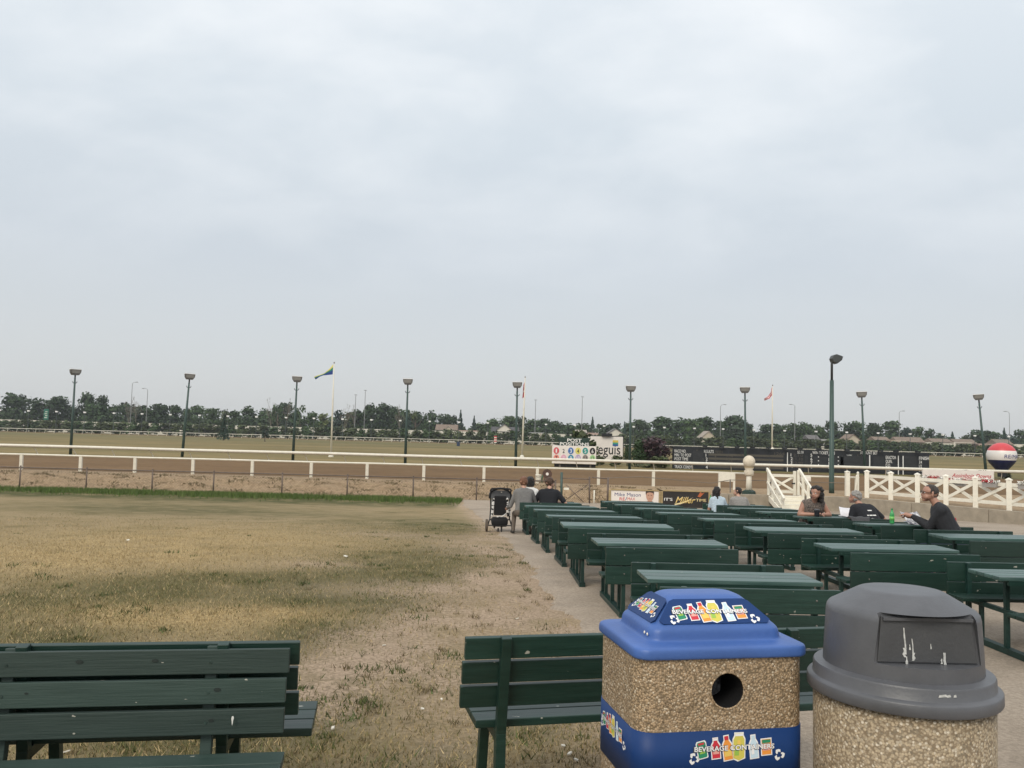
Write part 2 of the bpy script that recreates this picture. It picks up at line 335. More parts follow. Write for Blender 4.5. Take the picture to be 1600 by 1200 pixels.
PG, PB, PS = patches(GREEN), patches(BARE), patches(STRAW)
def cover(x, y, P): return sum(wt*math.exp(-((x-cx)/sx)**2*.8-((y-cy)/sy)**2*.8) for cx, cy, sx, sy, wt in P)
def lawn_green(x, y): return min(1, cover(x, y, PG)+(2.6*min(1, max(0, (y-32.0)/7))**1.5 if x < -2.2 else 0)*(.5+.5*math.sin(x*1.7)*math.sin(x*.63)*.5+.25))
M_LAWN = ground_mat('dry_turf', [(.17, .138, .066), (.28, .216, .115), (.335, .255, .145), (.225, .178, .09)], (.55, 30), 1.0, 55, ('green', 'bare', 'straw'), ((.088, .088, .034), (.42, .315, .225), (.47, .345, .175)))
ys = np.concatenate([np.arange(-6, 3, 1.0), np.arange(3, 16, .16), np.arange(16, 41.01, .4)])
xs = np.concatenate([np.arange(-45, -12, 1.0), np.arange(-12, 5, .16), np.arange(5, 40, 2.5)])
lawn, V = grid('lawn', xs, ys, lambda x, y: gz(x, y)+.018*math.sin(x*2.1+y)*math.sin(y*1.3)-.006, M_LAWN)
for nm, fn in (('green', lawn_green), ('bare', lambda x, y: min(1, cover(x, y, PB)+.9*math.exp(-((x-edge_x(y)+.1)/.35)**2))), ('straw', lambda x, y: min(1, cover(x, y, PS)))):
    a = lawn.data.attributes.new(nm, 'FLOAT', 'POINT'); a.data.foreach_set('value', [(2.0 if nm == 'green' else 1.8)*fn(p[0], p[1]) if -13 < p[0] < 4 or nm == 'green' else 0 for p in V])
M_PAVE = ground_mat('worn_pavement', [(.275, .228, .18), (.335, .275, .215), (.375, .31, .245), (.305, .255, .205)], (.7, 38), .6, 110, rough=.9)
pv = []; pf = []; n_ = 0
for y in np.arange(-6, 40.4, .12):
    e0 = edge_x(y)+.05*math.sin(y*2.3)*math.sin(y*.9)+rng.normal(0, .05)
    row = [e0, e0+.06, e0+1.5, 8, 16, 26, 40]
    for k, x in enumerate(row): pv.append((x, y, gz(x, y)+(.016 if k else -.03)))
for i in range(len(pv)//7-1):
    for k in range(6): pf.append((i*7+k, i*7+k+1, i*7+k+8, i*7+k+7))
me = bpy.data.meshes.new('pavement'); me.from_pydata(pv, [], pf); me.materials.append(M_PAVE); me.polygons.foreach_set('use_smooth', [True]*len(pf))
tag(link('pavement', me), kind='structure')
M_SAND = ground_mat('bank_sand', [(.17, .125, .07), (.29, .205, .125), (.33, .24, .15), (.20, .145, .08)], (2.2, 7), 1.0, 9)
M_DIRT = ground_mat('track_dirt', [(.125, .076, .036), (.158, .096, .046), (.180, .112, .055)], (.2, 4), .4, 8, stretch=(.35, 1, 1))
M_INF = ground_mat('infield_turf', [(.135, .107, .042), (.185, .143, .06), (.225, .17, .076), (.125, .10, .04)], (.05, 1.2), .4, 3, ('green',), ((.085, .092, .035),), stretch=(.3, 1, 1))
def bank_z(x, y):
    t = min(1, max(0, (y-40.3)/3.0)); return -1.14+(TZ+1.14)*(t*t*(3-2*t))+(.05*math.sin(x*1.9+y*3)+.035*math.sin(x*4.3-y*5)+.03*math.sin(x*.7+y*8))*math.sin(math.pi*t)
grid('sand_bank', np.arange(-70, 9.05, .25), np.concatenate([np.arange(40.3, 43.4, .2), [43.4]]), bank_z, M_SAND)
sa = MB(); pts = [(7.5, 43.4), (7.5, 39.7), (15.75, 39.7), (22.7, 28.4), (60, 28.4), (60, 46.5), (-70, 46.5), (-70, 43.4)]
sa.prism(pts, (0, 0, TZ), (1, 0, 0), (0, 1, 0), 0)
tag(sa.build('sand_verge', M_SAND), kind='structure')
grid('track', np.linspace(-260, 260, 80), np.linspace(45.6, 70.6, 10), lambda x, y: TZ+.006, M_DIRT)
inf, V = grid('infield', np.linspace(-700, 700, 120), np.concatenate([np.linspace(70.4, 110, 20), np.linspace(114, 282, 40)]), lambda x, y: TZ+.001, M_INF)
a = inf.data.attributes.new('green', 'FLOAT', 'POINT')
a.data.foreach_set('value', [min(1, max(0, 1.1*math.exp(-((p[1]-225)/45)**2)+(.8 if (p[0] > 14 and 70 < p[1] < 90) else 0)+.45*max(0, math.sin(p[1]*.16)))) for p in V])
grid('far_ground', np.linspace(-1450, 1450, 30), np.linspace(-120, 1450, 30), lambda x, y: -1.45 if y < 110 else TZ-.05, ground_mat('far_turf', [(.10, .09, .04), (.14, .12, .055)], (.03, .6), .2, 2))
grid('backstretch', np.linspace(-600, 600, 30), np.linspace(276.5, 296, 4), lambda x, y: TZ+.02, M_DIRT)
# concrete retaining wall
wl = thing('retaining_wall', 'low concrete retaining wall between the paved apron and the track', 'wall', (0, 0, 0))
wl['kind'] = 'structure'; del wl['category']
for (x0, y0), (x1, y1) in zip(WALL, WALL[1:]):
    d = Vector((x1-x0, y1-y0, 0)); ln = d.length; k = max(1, round(ln/3.0)); d /= ln
    for i in range(k):
        a0, a1 = ln*i/k+.008, ln*(i+1)/k-.008
        p0, p1 = Vector((x0, y0, 0))+d*a0, Vector((x0, y0, 0))+d*a1
        mb = MB(); mb.bar(p0+Vector((0, 0, -.86)), p1+Vector((0, 0, -.86)), .26, .86); o = mb.build('wall_segment', CONC, wl, bevel=.015, seg=1)

# ================================================================== RAILS AND FENCES
def post_mesh(name, mb, m): return mb.mesh(name, m)
def repeat(name, me, parent, locs, rot=None):
    for i, p in enumerate(locs):
        o = bpy.data.objects.new(name, me); COL.objects.link(o); o.parent = parent; o.location = p
        if rot: o.rotation_euler = rot(i)
# outer rail, square posts and a thin top pipe, in three runs
orl = thing('outer_rail', 'white outer track rail on square posts behind the chain link fence', 'rail', (0, 45, TZ))
po = MB(); po.box((0, 0, .39), (.15, .12, .80)); pm = po.mesh('post', RAILW)
X0 = xat(34, 720, 45)
repeat('post', pm, orl, [(X0+3.05*i+random.uniform(-.06, .06)*2, 0, 0) for i in range(-12, 12)])
mb = MB(); xs_ = np.arange(-62, 12.6, 3.05); mb.tube([(x, -.02, .81+random.uniform(-.012, .012)) for x in xs_]+[(12.55, -.02, .80)], .05, 8); mb.build('top_rail', RAILW, orl, smooth=True)
orb = thing('outer_rail', 'short white outer rail run between the steps and the cross-braced fence', 'rail', (0, 43.4, TZ))
mb = MB(); mb.tube([(xat(1256, 744, 43.4), 0, .80), (xat(1342, 748, 43.4), 0, .80)], .05, 8); mb.build('top_rail', RAILW, orb, smooth=True)
for px in (1256, 1338): MB().box((xat(px, 750, 43.4), 0, .38), (.13, .11, .78)).build('post', RAILW, orb)
# inner rail with raked posts
irl = thing('inner_rail', 'long white inner track rail with raked thin posts beside the infield grass', 'rail', (0, 70, TZ))
mb = MB(); mb.tube([(x, 0, .66+.01*math.sin(x*.3)) for x in np.arange(-90, 90, 3.2)], .125, 10); mb.build('top_rail', RAILW, irl, smooth=True)
mb = MB(); mb.tube([(0, .0, .63), (.10, .12, .45), (.22, .42, 0)], .035, 6); pm = mb.mesh('post', RAILW)
repeat('post', pm, irl, [(xat(51, 700, 70)+3.2*i, 0, 0) for i in range(-13, 36)])
# far rail
frl = thing('far_rail', 'thin white far track rail in front of the long hedge', 'rail', (0, 276, TZ))
mb = MB(); mb.tube([(x, 0, 1.18) for x in np.arange(-240, 241, 12)], .085, 6); mb.build('top_rail', RAILW, frl, smooth=True)
mb = MB(); mb.tube([(0, 0, 1.15), (.12, .1, .8), (-.25, .3, 0)], .075, 5); pm = mb.mesh('post', RAILW)
repeat('post', pm, frl, [(3.06*i+1.2, 0, 0) for i in range(-66, 67)])
# chain link fence along the lawn
clf = thing('chain_link_fence', 'rusty waist-high chain link fence along the lawn edge', 'fence', (0, 40.2, -1.1))
LINKW = mat('fence_wire', (.15, .115, .09), .6, .2, 5)
FP = mat('fence_post', (.13, .095, .075), .6, .25, 6, rnd=.15)
fx1 = xat(868, 760, 40.2)
mb = MB(); mb.tube([(-31, 0, 1.0), (-20, 0, .995), (-10, 0, 1.005), (fx1, 0, 1.0)], .026, 6); mb.build('top_rail', FP, clf, smooth=True)
mb = MB(); mb.tube([(0, 0, -.1), (0, 0, 1.03)], .034, 7); mb.ball((0, 0, 1.05), .042, 8); pm = mb.mesh('post', FP, True)
fpx = [xat(px, 750, 40.2) for px in (31, 135, 238, 334, 441, 543, 646, 745)]; fpx = [fpx[0]-3.1*k for k in range(1, 4)]+fpx+[fx1]
repeat('post', pm, clf, [(x, 0, 0) for x in fpx])
def wires(x0, x1, h, sp, wd):
    mb = MB(); x = x0-h
    while x < x1:
        for a, b in (((x, 0), (x+h, h)), ((x+h, 0), (x, h))):
            (xa, za), (xb, zb) = a, b
            if min(xa, xb) < x0 or max(xa, xb) > x1: continue
            mb.add([(xa-wd, 0, za), (xa+wd, .004, za), (xb+wd, .004, zb), (xb-wd, 0, zb)], [(0, 1, 2, 3)])
        x += sp
    return mb
wires(-31, fx1, .97, .13, .005).build('wire_mesh', LINKW, clf)
# gate beside the seated family
gt = thing('chain_link_gate', 'bent chain link gate between green posts beside the seated family', 'gate', (0, 40.0, -1.1))
def gpost(px0, py0, px1, py1, r, m, nm='post', Y=40.0):
    p0, p1 = at(px0, py0, Y), at(px1, py1, Y); mb = MB(); mb.tube([p0-Vector((0, Y, -1.1)), p1-Vector((0, Y, -1.1))], r, 7); return mb.build(nm, m, gt, smooth=True)
gpost(877, 790, 877.5, 738, .06, POLEG)
gpost(921, 792, 921, 745, .04, FP); gpost(949, 792, 950, 746, .05, FP); gpost(928, 792, 928.5, 766, .035, WHITE, 'stake')
gpost(877, 747, 921, 749, .022, FP, 'top_rail'); gpost(925, 746, 949, 748, .03, FP, 'top_rail'); gpost(881, 783, 919, 757, .018, FP, 'brace'); gpost(884, 757, 912, 785, .018, FP, 'brace')
p0, p1 = at(878, 786, 40.0).x, at(949, 786, 40.0).x
o = wires(p0, p1, .95, .11, .006).build('wire_mesh', LINKW, gt)
o = wires(at(924, 786, 40).x, p1, .97, .05, .0085).build('wire_mesh', mat('dark_wire', (.09, .09, .085), .6), gt)
MB().box((at(883, 760, 40).x+.06, -.06, at(883, 763.5, 40).z+1.1), (.24, .02, .10)).build('latch_plate', WHITE, gt)
# cable with slim posts behind the advertising boards
cb_ = thing('cable_fence', 'sagging cable strung on slim posts above the advertising boards', 'fence', (0, 41.2, TZ))
pp = [(952, 747), (1000, 745), (1080, 752), (1110, 755), (1141, 750), (1200, 751), (1255, 753), (1330, 755)]
mb = MB(); mb.tube([at(x, y, 41.2)-Vector((0, 41.2, TZ)) for x, y in pp], .018, 5); mb.build('cable', mat('cable_steel', (.16, .13, .10), .5), cb_)
for px, py in ((1141, 769),): mb = MB(); mb.tube([at(px, py+3, 41.2)-Vector((0, 41.2, TZ)), at(px, 749, 41.2)-Vector((0, 41.2, TZ))], .03, 6); mb.build('post', GALV, cb_)
# white cross-braced fence on the wall
xf = thing('crossbuck_fence', 'white timber fence with X bracing on top of the concrete wall', 'fence')
XFP = [(1354.6, 39.9), (1392, 38.7), (1433.6, 37.4), (1478, 36.1), (1524, 34.95), (1576.6, 33.7), (1632, 32.5), (1690, 31.4)]
xp = [Vector((at(px, 770, Y).x, Y, TZ)) for px, Y in XFP]
for p in xp:
    mb = MB(); mb.box((0, 0, .60), (.19, .19, 1.20)); mb.lathe([(.14, 1.2), (.14, 1.23), (.02, 1.30)], 4); o = mb.build('post', WHITE, xf, loc=p, rotz=rad(-28))
for a, b in zip(xp, xp[1:]):
    d = (b-a).normalized()
    for z, hh in ((1.02, .14), (.27, .14)): MB().bar(a+d*.09+Vector((0, 0, z)), b-d*.09+Vector((0, 0, z)), .05, hh).build('rail', WHITE, xf)
    nrm = Vector((-d.y, d.x, 0))*.024
    MB().bar(a+d*.09+nrm+Vector((0, 0, .97)), b-d*.09+nrm+Vector((0, 0, .33)), .04, .12).build('brace', WHITE, xf)
    MB().bar(a+d*.09-nrm+Vector((0, 0, .33)), b-d*.09-nrm+Vector((0, 0, .97)), .04, .12).build('brace', WHITE, xf)

# ================================================================== FAR BACKGROUND
def leaf_cards(pts, nrm, size, jitter=1.0):
    """one bent leaf-clump card (two triangles) at each point"""
    k = len(pts); n_ = nrm+rng.normal(0, .55*jitter, (k, 3)); n_ /= np.linalg.norm(n_, axis=1)[:, None]+1e-9
    a = np.cross(n_, rng.normal(0, 1, (k, 3))); a /= np.linalg.norm(a, axis=1)[:, None]+1e-9; b = np.cross(n_, a)
    s = (size*rng.uniform(.55, 1.3, k))[:, None]
    v = np.stack([pts-a*s*.5, pts-b*s*.42+n_*s*.12, pts+a*s*.5, pts+b*s*.42-n_*s*.1], 1).reshape(-1, 3)
    i = np.arange(k)*4; return v, np.stack([i, i+1, i+2, i+3], 1)
def np_mesh(name, v, f, m):
    me = bpy.data.meshes.new(name); me.from_pydata(v.tolist(), [], f.tolist()); me.materials.append(m); me.update(); return me
def crown_shape(kind, seed, n):
    """unit crown: x, y in -.5..5, z in 0..1 built of lobes of leaf clumps"""
    g = np.random.default_rng(seed); P = []; Q = []
    if kind == 'cone':
        for k in range(n):
            z = g.uniform(0, 1)**1.25; r_ = .5*(1-z)**.85*(.82+.25*math.sin(z*38+g.uniform(0, .8))); t = g.uniform(0, 6.283); rr = r_*math.sqrt(g.uniform(.35, 1))
            P.append((rr*math.cos(t), rr*math.sin(t), z)); Q.append((math.cos(t), math.sin(t), -.2))
    else:
        lobes = []
        for k in range({'round': 18, 'broad': 22, 'tall': 18, 'sparse': 9, 'shrub': 10}[kind]):
            t = g.uniform(0, 6.283); z = g.uniform(.08, .86); w_ = (1-abs(z-.4)*1.1) if kind != 'shrub' else (1-z*.55)
            rr = .33*w_*math.sqrt(g.uniform(0, 1)); s = g.uniform(.12, .22)*(1.15 if kind == 'shrub' else 1)
            lobes.append((rr*math.cos(t), rr*math.sin(t), z, s*(.75 if kind == 'sparse' else 1)))
        if kind != 'sparse': lobes += [(0, 0, .45, .30), (0, 0, .76, .2)]
        wts = np.array([l_[3]**2 for l_ in lobes]); wts /= wts.sum()
        for k in range(n):
            x, y, z, s = lobes[g.choice(len(lobes), p=wts)]; d = g.normal(0, 1, 3); d /= np.linalg.norm(d); q = s*(g.uniform(.45, 1.08) if kind != 'sparse' else g.uniform(.2, 1.25))
            P.append((x+d[0]*q, y+d[1]*q, min(1.0, max(0, z+d[2]*q*.9)))); Q.append(tuple(d))
    return np.array(P), np.array(Q)
CR_ = {}
def crown_mesh(kind, variant, leaf, n, size):
    key = (kind, variant, leaf)
    if key not in CR_:
        P, Q = crown_shape(kind, 31*variant+len(kind), n); v, f = leaf_cards(P, Q, np.full(len(P), size)); CR_[key] = np_mesh('crown', v, f, LEAF[leaf])
    return CR_[key]
def trunk_mesh():
    mb = MB(); mb.tube([(0, 0, -.02), (.01, 0, .3), (0, .01, .62)], [.028, .02, .008], 7)
    for a in (.4, 2.2, 4.3): mb.tube([(0, 0, .28+.03*a), (.16*math.cos(a), .16*math.sin(a), .52)], [.012, .004], 5)
    return mb.mesh('trunk', BARK, True)
TRUNK = trunk_mesh()
def twig_mesh(seed, m):
    g = np.random.default_rng(seed); mb = MB(); mb.tube([(0, 0, 0), (.01, 0, .35), (0, .01, .6)], [.022, .016, .008], 5)
    def br(p, d, l, r_, k):
        q = p+d*l; mb.tube([p, p+d*l*.5+Vector(g.normal(0, .01, 3)), q], [r_, r_*.75, r_*.5], 4, cap=False)
        if k:
            for _ in range(3): br(q, (d+Vector(g.normal(0, .42, 3))+Vector((0, 0, .15))).normalized(), l*.68, r_*.55, k-1)
    for _ in range(7):
        t = g.uniform(0, 6.283); br(Vector((0, 0, g.uniform(.25, .6))), Vector((math.cos(t)*.8, math.sin(t)*.8, 1)).normalized(), .19, .009, 3)
    return mb.mesh('crown', m)
TWIGS = [twig_mesh(s, BAREW) for s in (3, 8)]
def tree(px, top, wpx, leaf='mid', kind='round', Y=360, var=None, base=TZ, low=.03, lab=None, name='tree', group='trees beyond the far hedge'):
    p = at(px, top, Y); h = p.z-base; wd = wpx*Y/F; var = random.randrange(5) if var is None else var
    t = thing(name, lab, 'tree', (p.x, Y, base), random.uniform(0, 6.28), group)
    c = link('crown', crown_mesh(kind, var % 5, leaf, {'cone': 650, 'sparse': 420}.get(kind, 1500), .08 if kind != 'cone' else .10), t)
    c.scale = (wd, wd, h*(1-low)); c.location.z = h*low
    o = link('trunk', TRUNK, t); o.scale = (h, h, h)
    return t
D, M, O, Ye, B = 'deep', 'mid', 'olive', 'yellow', 'blue'
TR = [(-8, 631, 44, M), (27, 615, 38, D), (55, 618, 38, D), (88, 619, 40, D), (113, 633, 30, D), (140, 612, 30, D), (160, 614, 28, D), (151, 628, 44, D), (178, 629, 28, M), (198, 628, 34, D), (226, 630, 40, D), (250, 629, 36, D), (272, 630, 32, D), (292, 636, 26, M), (309, 632, 32, M), (332, 638, 28, M), (352, 637, 28, O), (370, 638, 28, M), (390, 631, 36, D), (412, 635, 30, D), (428, 638, 28, D), (443, 626, 36, D), (463, 640, 30, D), (486, 640, 28, M), (507, 643, 26, Ye), (530, 638, 28, B), (552, 641, 34, O), (564, 639, 30, D), (581, 629, 32, D), (598, 627, 34, D), (614, 632, 28, D), (590, 645, 46, M), (632, 640, 30, M), (654, 640, 38, D), (674, 638, 28, D), (691, 644, 32, D), (705, 648, 26, D), (752, 660, 32, M), (769, 653, 34, M), (795, 650, 30, M), (810, 648, 38, D), (830, 652, 34, M), (852, 652, 36, D), (870, 657, 24, D), (888, 659, 36, D), (908, 661, 28, M), (944, 660, 30, D), (962, 659, 24, D), (985, 659, 26, M), (1002, 656, 36, M), (1034, 649, 44, D), (1058, 652, 38, D), (1082, 654, 32, M), (1104, 649, 40, D), (1126, 655, 30, D), (1150, 646, 46, D), (1170, 658, 28, D), (1194, 660, 34, D), (1220, 663, 28, D), (1241, 660, 36, M), (1262, 659, 36, M), (1282, 664, 28, M), (1303, 655, 34, D), (1325, 657, 32, D), (1344, 656, 36, M), (1366, 661, 30, D), (1394, 655, 40, M), (1418, 667, 26, B), (1436, 664, 32, M), (1453, 667, 28, D), (1470, 674, 26, D), (1512, 678, 30, O), (1534, 672, 40, D), (1553, 672, 34, D), (1578, 676, 30, B), (1596, 669, 32, D), (1622, 667, 40, D)]
kinds = ['round', 'broad', 'tall']
look = {D: 'dark green', M: 'mid green', O: 'olive', Ye: 'yellowish', B: 'bluish dark'}
for leaf in (D, M, O, Ye, B):
    ids = [t for t in TR if t[3] == leaf]
    for lab, t in zip(name_by_marks([q[0] for q in ids], 'leafy %s tree' % look[leaf]), ids):
        tree(t[0], t[1], t[2]*1.55, t[3], random.choice(kinds), Y=random.uniform(345, 385), lab=lab)
CN = [(720, 641, 15), (741, 650, 14), (926, 652, 15), (976, 659, 11), (1488, 675, 17), (1569, 669, 15), (640, 648, 16)]
for lab, (px, top, wd) in zip(name_by_marks([c[0] for c in CN], 'pointed spruce'), CN): tree(px, top, wd*1.25, B, 'cone', Y=342, lab=lab, name='spruce_tree')
SPP = [(650, 626, 32, O), (470, 631, 30, M), (435, 624, 30, M)]
for lab, t in zip(name_by_marks([c[0] for c in SPP], 'thin-leaved loose tree'), SPP): tree(*t, 'sparse', Y=344, lab=lab)
BT = [(203, 617, 26), (214, 619, 24), (425, 619, 28), (450, 622, 24), (540, 629, 28), (555, 632, 24), (626, 630, 28)]
for i, (lab, (px, top, wd)) in enumerate(zip(name_by_marks([c[0] for c in BT], 'bare pale tree'), BT)):
    p = at(px, top, 350); h = p.z-TZ; t = thing('bare_tree', lab, 'tree', (p.x, 350, TZ), i*1.3, 'leafless trees'); o = link('crown', TWIGS[i % 2], t); o.scale = (wd*350/F*1.0, wd*350/F*1.0, h)
# woods that close the view behind them
P = []; Q = []
for x in np.arange(-420, 430, .42):
    ztop = 8.5+1.6*math.sin(x*.045)+1.2*math.sin(x*.13+1)+.7*math.sin(x*.41)
    P.append((x+rng.normal(0, .6), 470+rng.normal(0, 3), rng.uniform(0, 1)**.7*ztop)); Q.append((0, -1, .5))
v, f = leaf_cards(np.array(P), np.array(Q), np.full(len(P), 3.0)); tag(link('woods', np_mesh('woods', v, f, LEAF['deep'])), 'distant woods reading as one dark green mass', 'woods', kind='stuff')
# hedge of shrubs behind the far rail
hp = [px for px in np.arange(-14, 1625, 17)]
hl = name_by_marks(hp, 'hedge shrub')
for px, lab in zip(hp, hl):
    Y = random.uniform(299, 306); horizon = 684+.0262*(px-800); t = thing('hedge_shrub', lab, 'shrub', (at(px, 680, Y).x, Y, TZ), random.uniform(0, 6.28), 'shrubs of the long hedge')
    c = link('foliage', crown_mesh('shrub', random.randrange(5), random.choice(['hedge', 'hedge', 'olive', 'mid']), 700, .12), t); q = random.uniform(7.2, 9.0); c.scale = (q, q, random.uniform(4.2, 5.2))
    mb = None; o = link('stem', TRUNK, t); o.scale = (2, 2, 3)
# white noise wall behind the hedge
nw = thing('noise_wall', 'long low white noise wall behind the hedge and below the trees', 'wall', (0, 326, TZ))
pm = MB().box((0, 0, 2.15), (5.94, .18, 4.3)).mesh('panel', mat('wall_white', (.62, .58, .50), .8, .1, .5))
repeat('panel', pm, nw, [(x, 0, 0) for x in np.arange(xat(-20, 670, 326), xat(1000, 670, 326), 6)])
pm = MB().box((0, 0, 2.2), (.3, .3, 4.5)).mesh('post', CONC); repeat('post', pm, nw, [(x-3, 0, 0) for x in np.arange(xat(-20, 670, 326), xat(1000, 670, 326), 6)])
# houses
ROOFS = {'grey': mat('roof_grey', (.13, .12, .115), .9, .2, 1.2), 'brown': mat('roof_brown', (.20, .15, .115), .9, .2, 1.2), 'pale': mat('roof_pale', (.36, .31, .26), .9, .15, 1.2), 'dark': mat('roof_dark', (.075, .072, .075), .9, .2, 1.2)}
WALLS = {'white': mat('siding_white', (.66, .61, .52), .7, .08, 1), 'beige': mat('siding_beige', (.50, .43, .33), .7, .1, 1), 'pink': mat('siding_pink', (.42, .30, .25), .7, .1, 1), 'grey': mat('siding_grey', (.36, .36, .35), .7, .1, 1)}
GLASS = mat('window_glass', (.03, .035, .04), .15, .2, 2)
def house(px0, px1, ridge, eave, wallc, roofc, gable, Y=334):
    a, b = at(px0, eave, Y), at(px1, eave, Y); wd = b.x-a.x; ze = a.z-TZ; zr = at((px0+px1)/2, ridge, Y).z-TZ; dp = 8.0
    t = thing('house', None, 'house', ((a.x+b.x)/2, Y, TZ), 0, 'houses among the trees')
    if gable: 
        MB().prism([(-wd/2, 0), (wd/2, 0), (wd/2, ze), (0, zr-.08), (-wd/2, ze)], (0, dp, 0), (1, 0, 0), (0, 0, 1), dp).build('wall', WALLS[wallc], t)
        sl = math.atan2(zr-ze, wd/2); r_ = MB()
        for s in (-1, 1): r_.bar((s*(wd/2+.35), dp/2, ze-.35*math.tan(sl)+.1), (0, dp/2, zr+.1), dp+.7, .18)
        r_.build('roof', ROOFS[roofc], t)
    else:
        MB().box((0, dp/2, ze/2), (wd, dp, ze)).build('wall', WALLS[wallc], t)
        MB().prism([(-.4, ze-.12), (dp/2, zr), (dp+.4, ze-.12)], (-wd/2-.35, 0, 0), (0, 1, 0), (0, 0, 1), -(wd+.7)).build('roof', ROOFS[roofc], t)
    for k in range(max(1, int(wd/3.2))):
        x = -wd/2+(k+.5)*wd/max(1, int(wd/3.2)); wz = max(1.4, ze-1.5)
        f_ = MB().box((x, -.03, wz), (1.3, .08, 1.25)).build('window', WALLS['white'], t); MB().box((x, -.075, wz), (1.06, .03, 1.0)).build('pane', GLASS, f_)
    return t
HS = [((692, 709, 666, 673), 'beige', 'pale', True), ((716, 748, 664, 672), 'pink', 'brown', False), ((777, 799, 663, 671), 'white', 'grey', True), ((812, 853, 668, 675), 'grey', 'dark', False), ((919, 935, 672, 676), 'pink', 'pale', False), ((951, 973, 670, 677), 'white', 'grey', True), ((1093, 1121, 674, 686), 'beige', 'pale', True), ((1283, 1299, 680, 686), 'grey', 'grey', False), ((1321, 1346, 679, 689), 'beige', 'brown', True), ((1393, 1415, 683, 688), 'beige', 'brown', False), ((1447, 1488, 684, 691), 'white', 'brown', False), ((1490, 1519, 686, 691), 'white', 'brown', False), ((1529, 1561, 687, 693), 'pink', 'brown', False), ((1585, 1608, 687, 694), 'white', 'brown', False)]
hn = {'white': 'white-walled house', 'beige': 'beige house', 'pink': 'pinkish house', 'grey': 'grey house'}
hlab = name_by_marks([(h[0][0]+h[0][1])/2 for h in HS], 'house')
for (q, wc, rc, g), lab in zip(HS, hlab):
    t = house(*q, wc, rc, g); t['label'] = '%s, %s roofed and %s' % (lab, rc, 'gabled' if g else 'long')
# green highway sign
hs = thing('highway_sign', 'tall green highway sign before the trees at the far end', 'sign', (at(72, 650, 338).x, 338, TZ))
z0, z1 = at(72, 656, 338).z-TZ, at(72, 639, 338).z-TZ
MB().box((0, 0, (z0+z1)/2), (1.9, .12, z1-z0)).build('sign_panel', mat('sign_green', (.012, .13, .085), .5, .1, 2), hs)
for s in (-.7, .7): MB().tube([(s, .12, 0), (s, .12, z1)], .08, 6).build('post', GALV, hs)
mk = MB()
for k in range(4): mk.box((-.1+.2*(k % 2), -.07, z0+(z1-z0)*(.2+.18*k)), (1.1-.2*(k % 2), .01, .22))
mk.build('lettering', WHITE, hs)
# slim highway lamps
SLS = [(207, 597, 1), (231, 607, -1), (556, 617, 0), (571, 610, 0), (837, 625, 0), (910, 620, 0), (1126, 632, 1), (1242, 632, -1), (1405, 642, 1), (1577, 643, -1)]
for lab, (px, top, arm) in zip(name_by_marks([s[0] for s in SLS], 'slim pale highway lamp'), SLS):
    p = at(px, top, 340); h = p.z-TZ; t = thing('highway_lamp', lab, 'street lamp', (p.x, 340, TZ), 0, 'slim lamps along the highway')
    GP = mat('lamp_pole_pale', (.22, .22, .22), .5, .1, 1)
    MB().tube([(0, 0, 0), (0, 0, h-.6)], [.17, .10], 6).build('pole', GP, t)
    e = arm*1.7; MB().tube([(0, 0, h-.7), (e*.25, 0, h-.15), (e+.01, 0, h)], .07, 5).build('arm', GP, t); MB().box((e, 0, h), (1.1, .35, .22)).build('lamp_head', GP, t)

# ================================================================== TRACK LAMPS
LAMPW = mat('lamp_white', (.82, .82, .80), .4, .04, 2); LAMPG = mat('lamp_body', (.085, .08, .072), .5, .15, 3)
FARP = mat('far_pole', (.06, .075, .07), .6, .1, 2)
fl_px = [-2, 43, 87, 131, 177, 221, 265, 311, 355, 400, 446, 490, 535, 580, 625, 671, 717, 762, 807, 853, 898, 944, 990, 1038, 1085, 1130, 1178, 1226, 1275, 1323, 1372, 1422, 1473, 1523, 1576]
fpm = MB().tube([(0, 0, 0), (0, 0, 7.0)], [.12, .08], 6).mesh('pole', FARP)
fhm = MB(); fhm.prism([(-.34, .0), (.34, 0), (.44, .46), (-.44, .46)], (0, .25, 6.9), (1, 0, 0), (0, 0, 1), .5); fhm = fhm.mesh('lamp_head', LAMPW)
for lab, px in zip(name_by_marks(fl_px, 'small white-headed lamp'), fl_px):
    t = thing('far_track_lamp', lab, 'track lamp', (at(px, 670, 284).x, 284, TZ), random.uniform(-.3, .3), 'white headed lamps along the far rail'); link('pole', fpm, t); link('lamp_head', fhm, t)
LP = [((110, 712), (117.5, 586)), ((284.5, 714), (296, 593)), ((457.5, 719), (464, 597)), ((633, 725), (637.2, 601)), ((805.6, 729), (808.2, 606)), ((983.6, 736), (985.6, 612)), ((1165, 740), (1164, 614)), ((1352, 746), (1346.5, 621)), ((1542, 752), (1529.5, 625))]
LPL = ['leftmost tall track lamp, leaning, before the trees', 'tall leaning track lamp left of the infield spruce', 'tall track lamp just left of the white pole with the blue flag', 'tall track lamp midway between the blue flag and the red flag', 'tall track lamp beside the pole with the hanging red flag', 'tall track lamp right of the logo billboard and purple bush', 'tall track lamp rising behind the ball-topped white post', 'tall track lamp in front of the results board, right of the near lamp post', 'strongly leaning tall track lamp beside the striped balloon']
HEADANG = [.75, .5, .2, .1, 0, -.05, -.2, -.3, -.45]
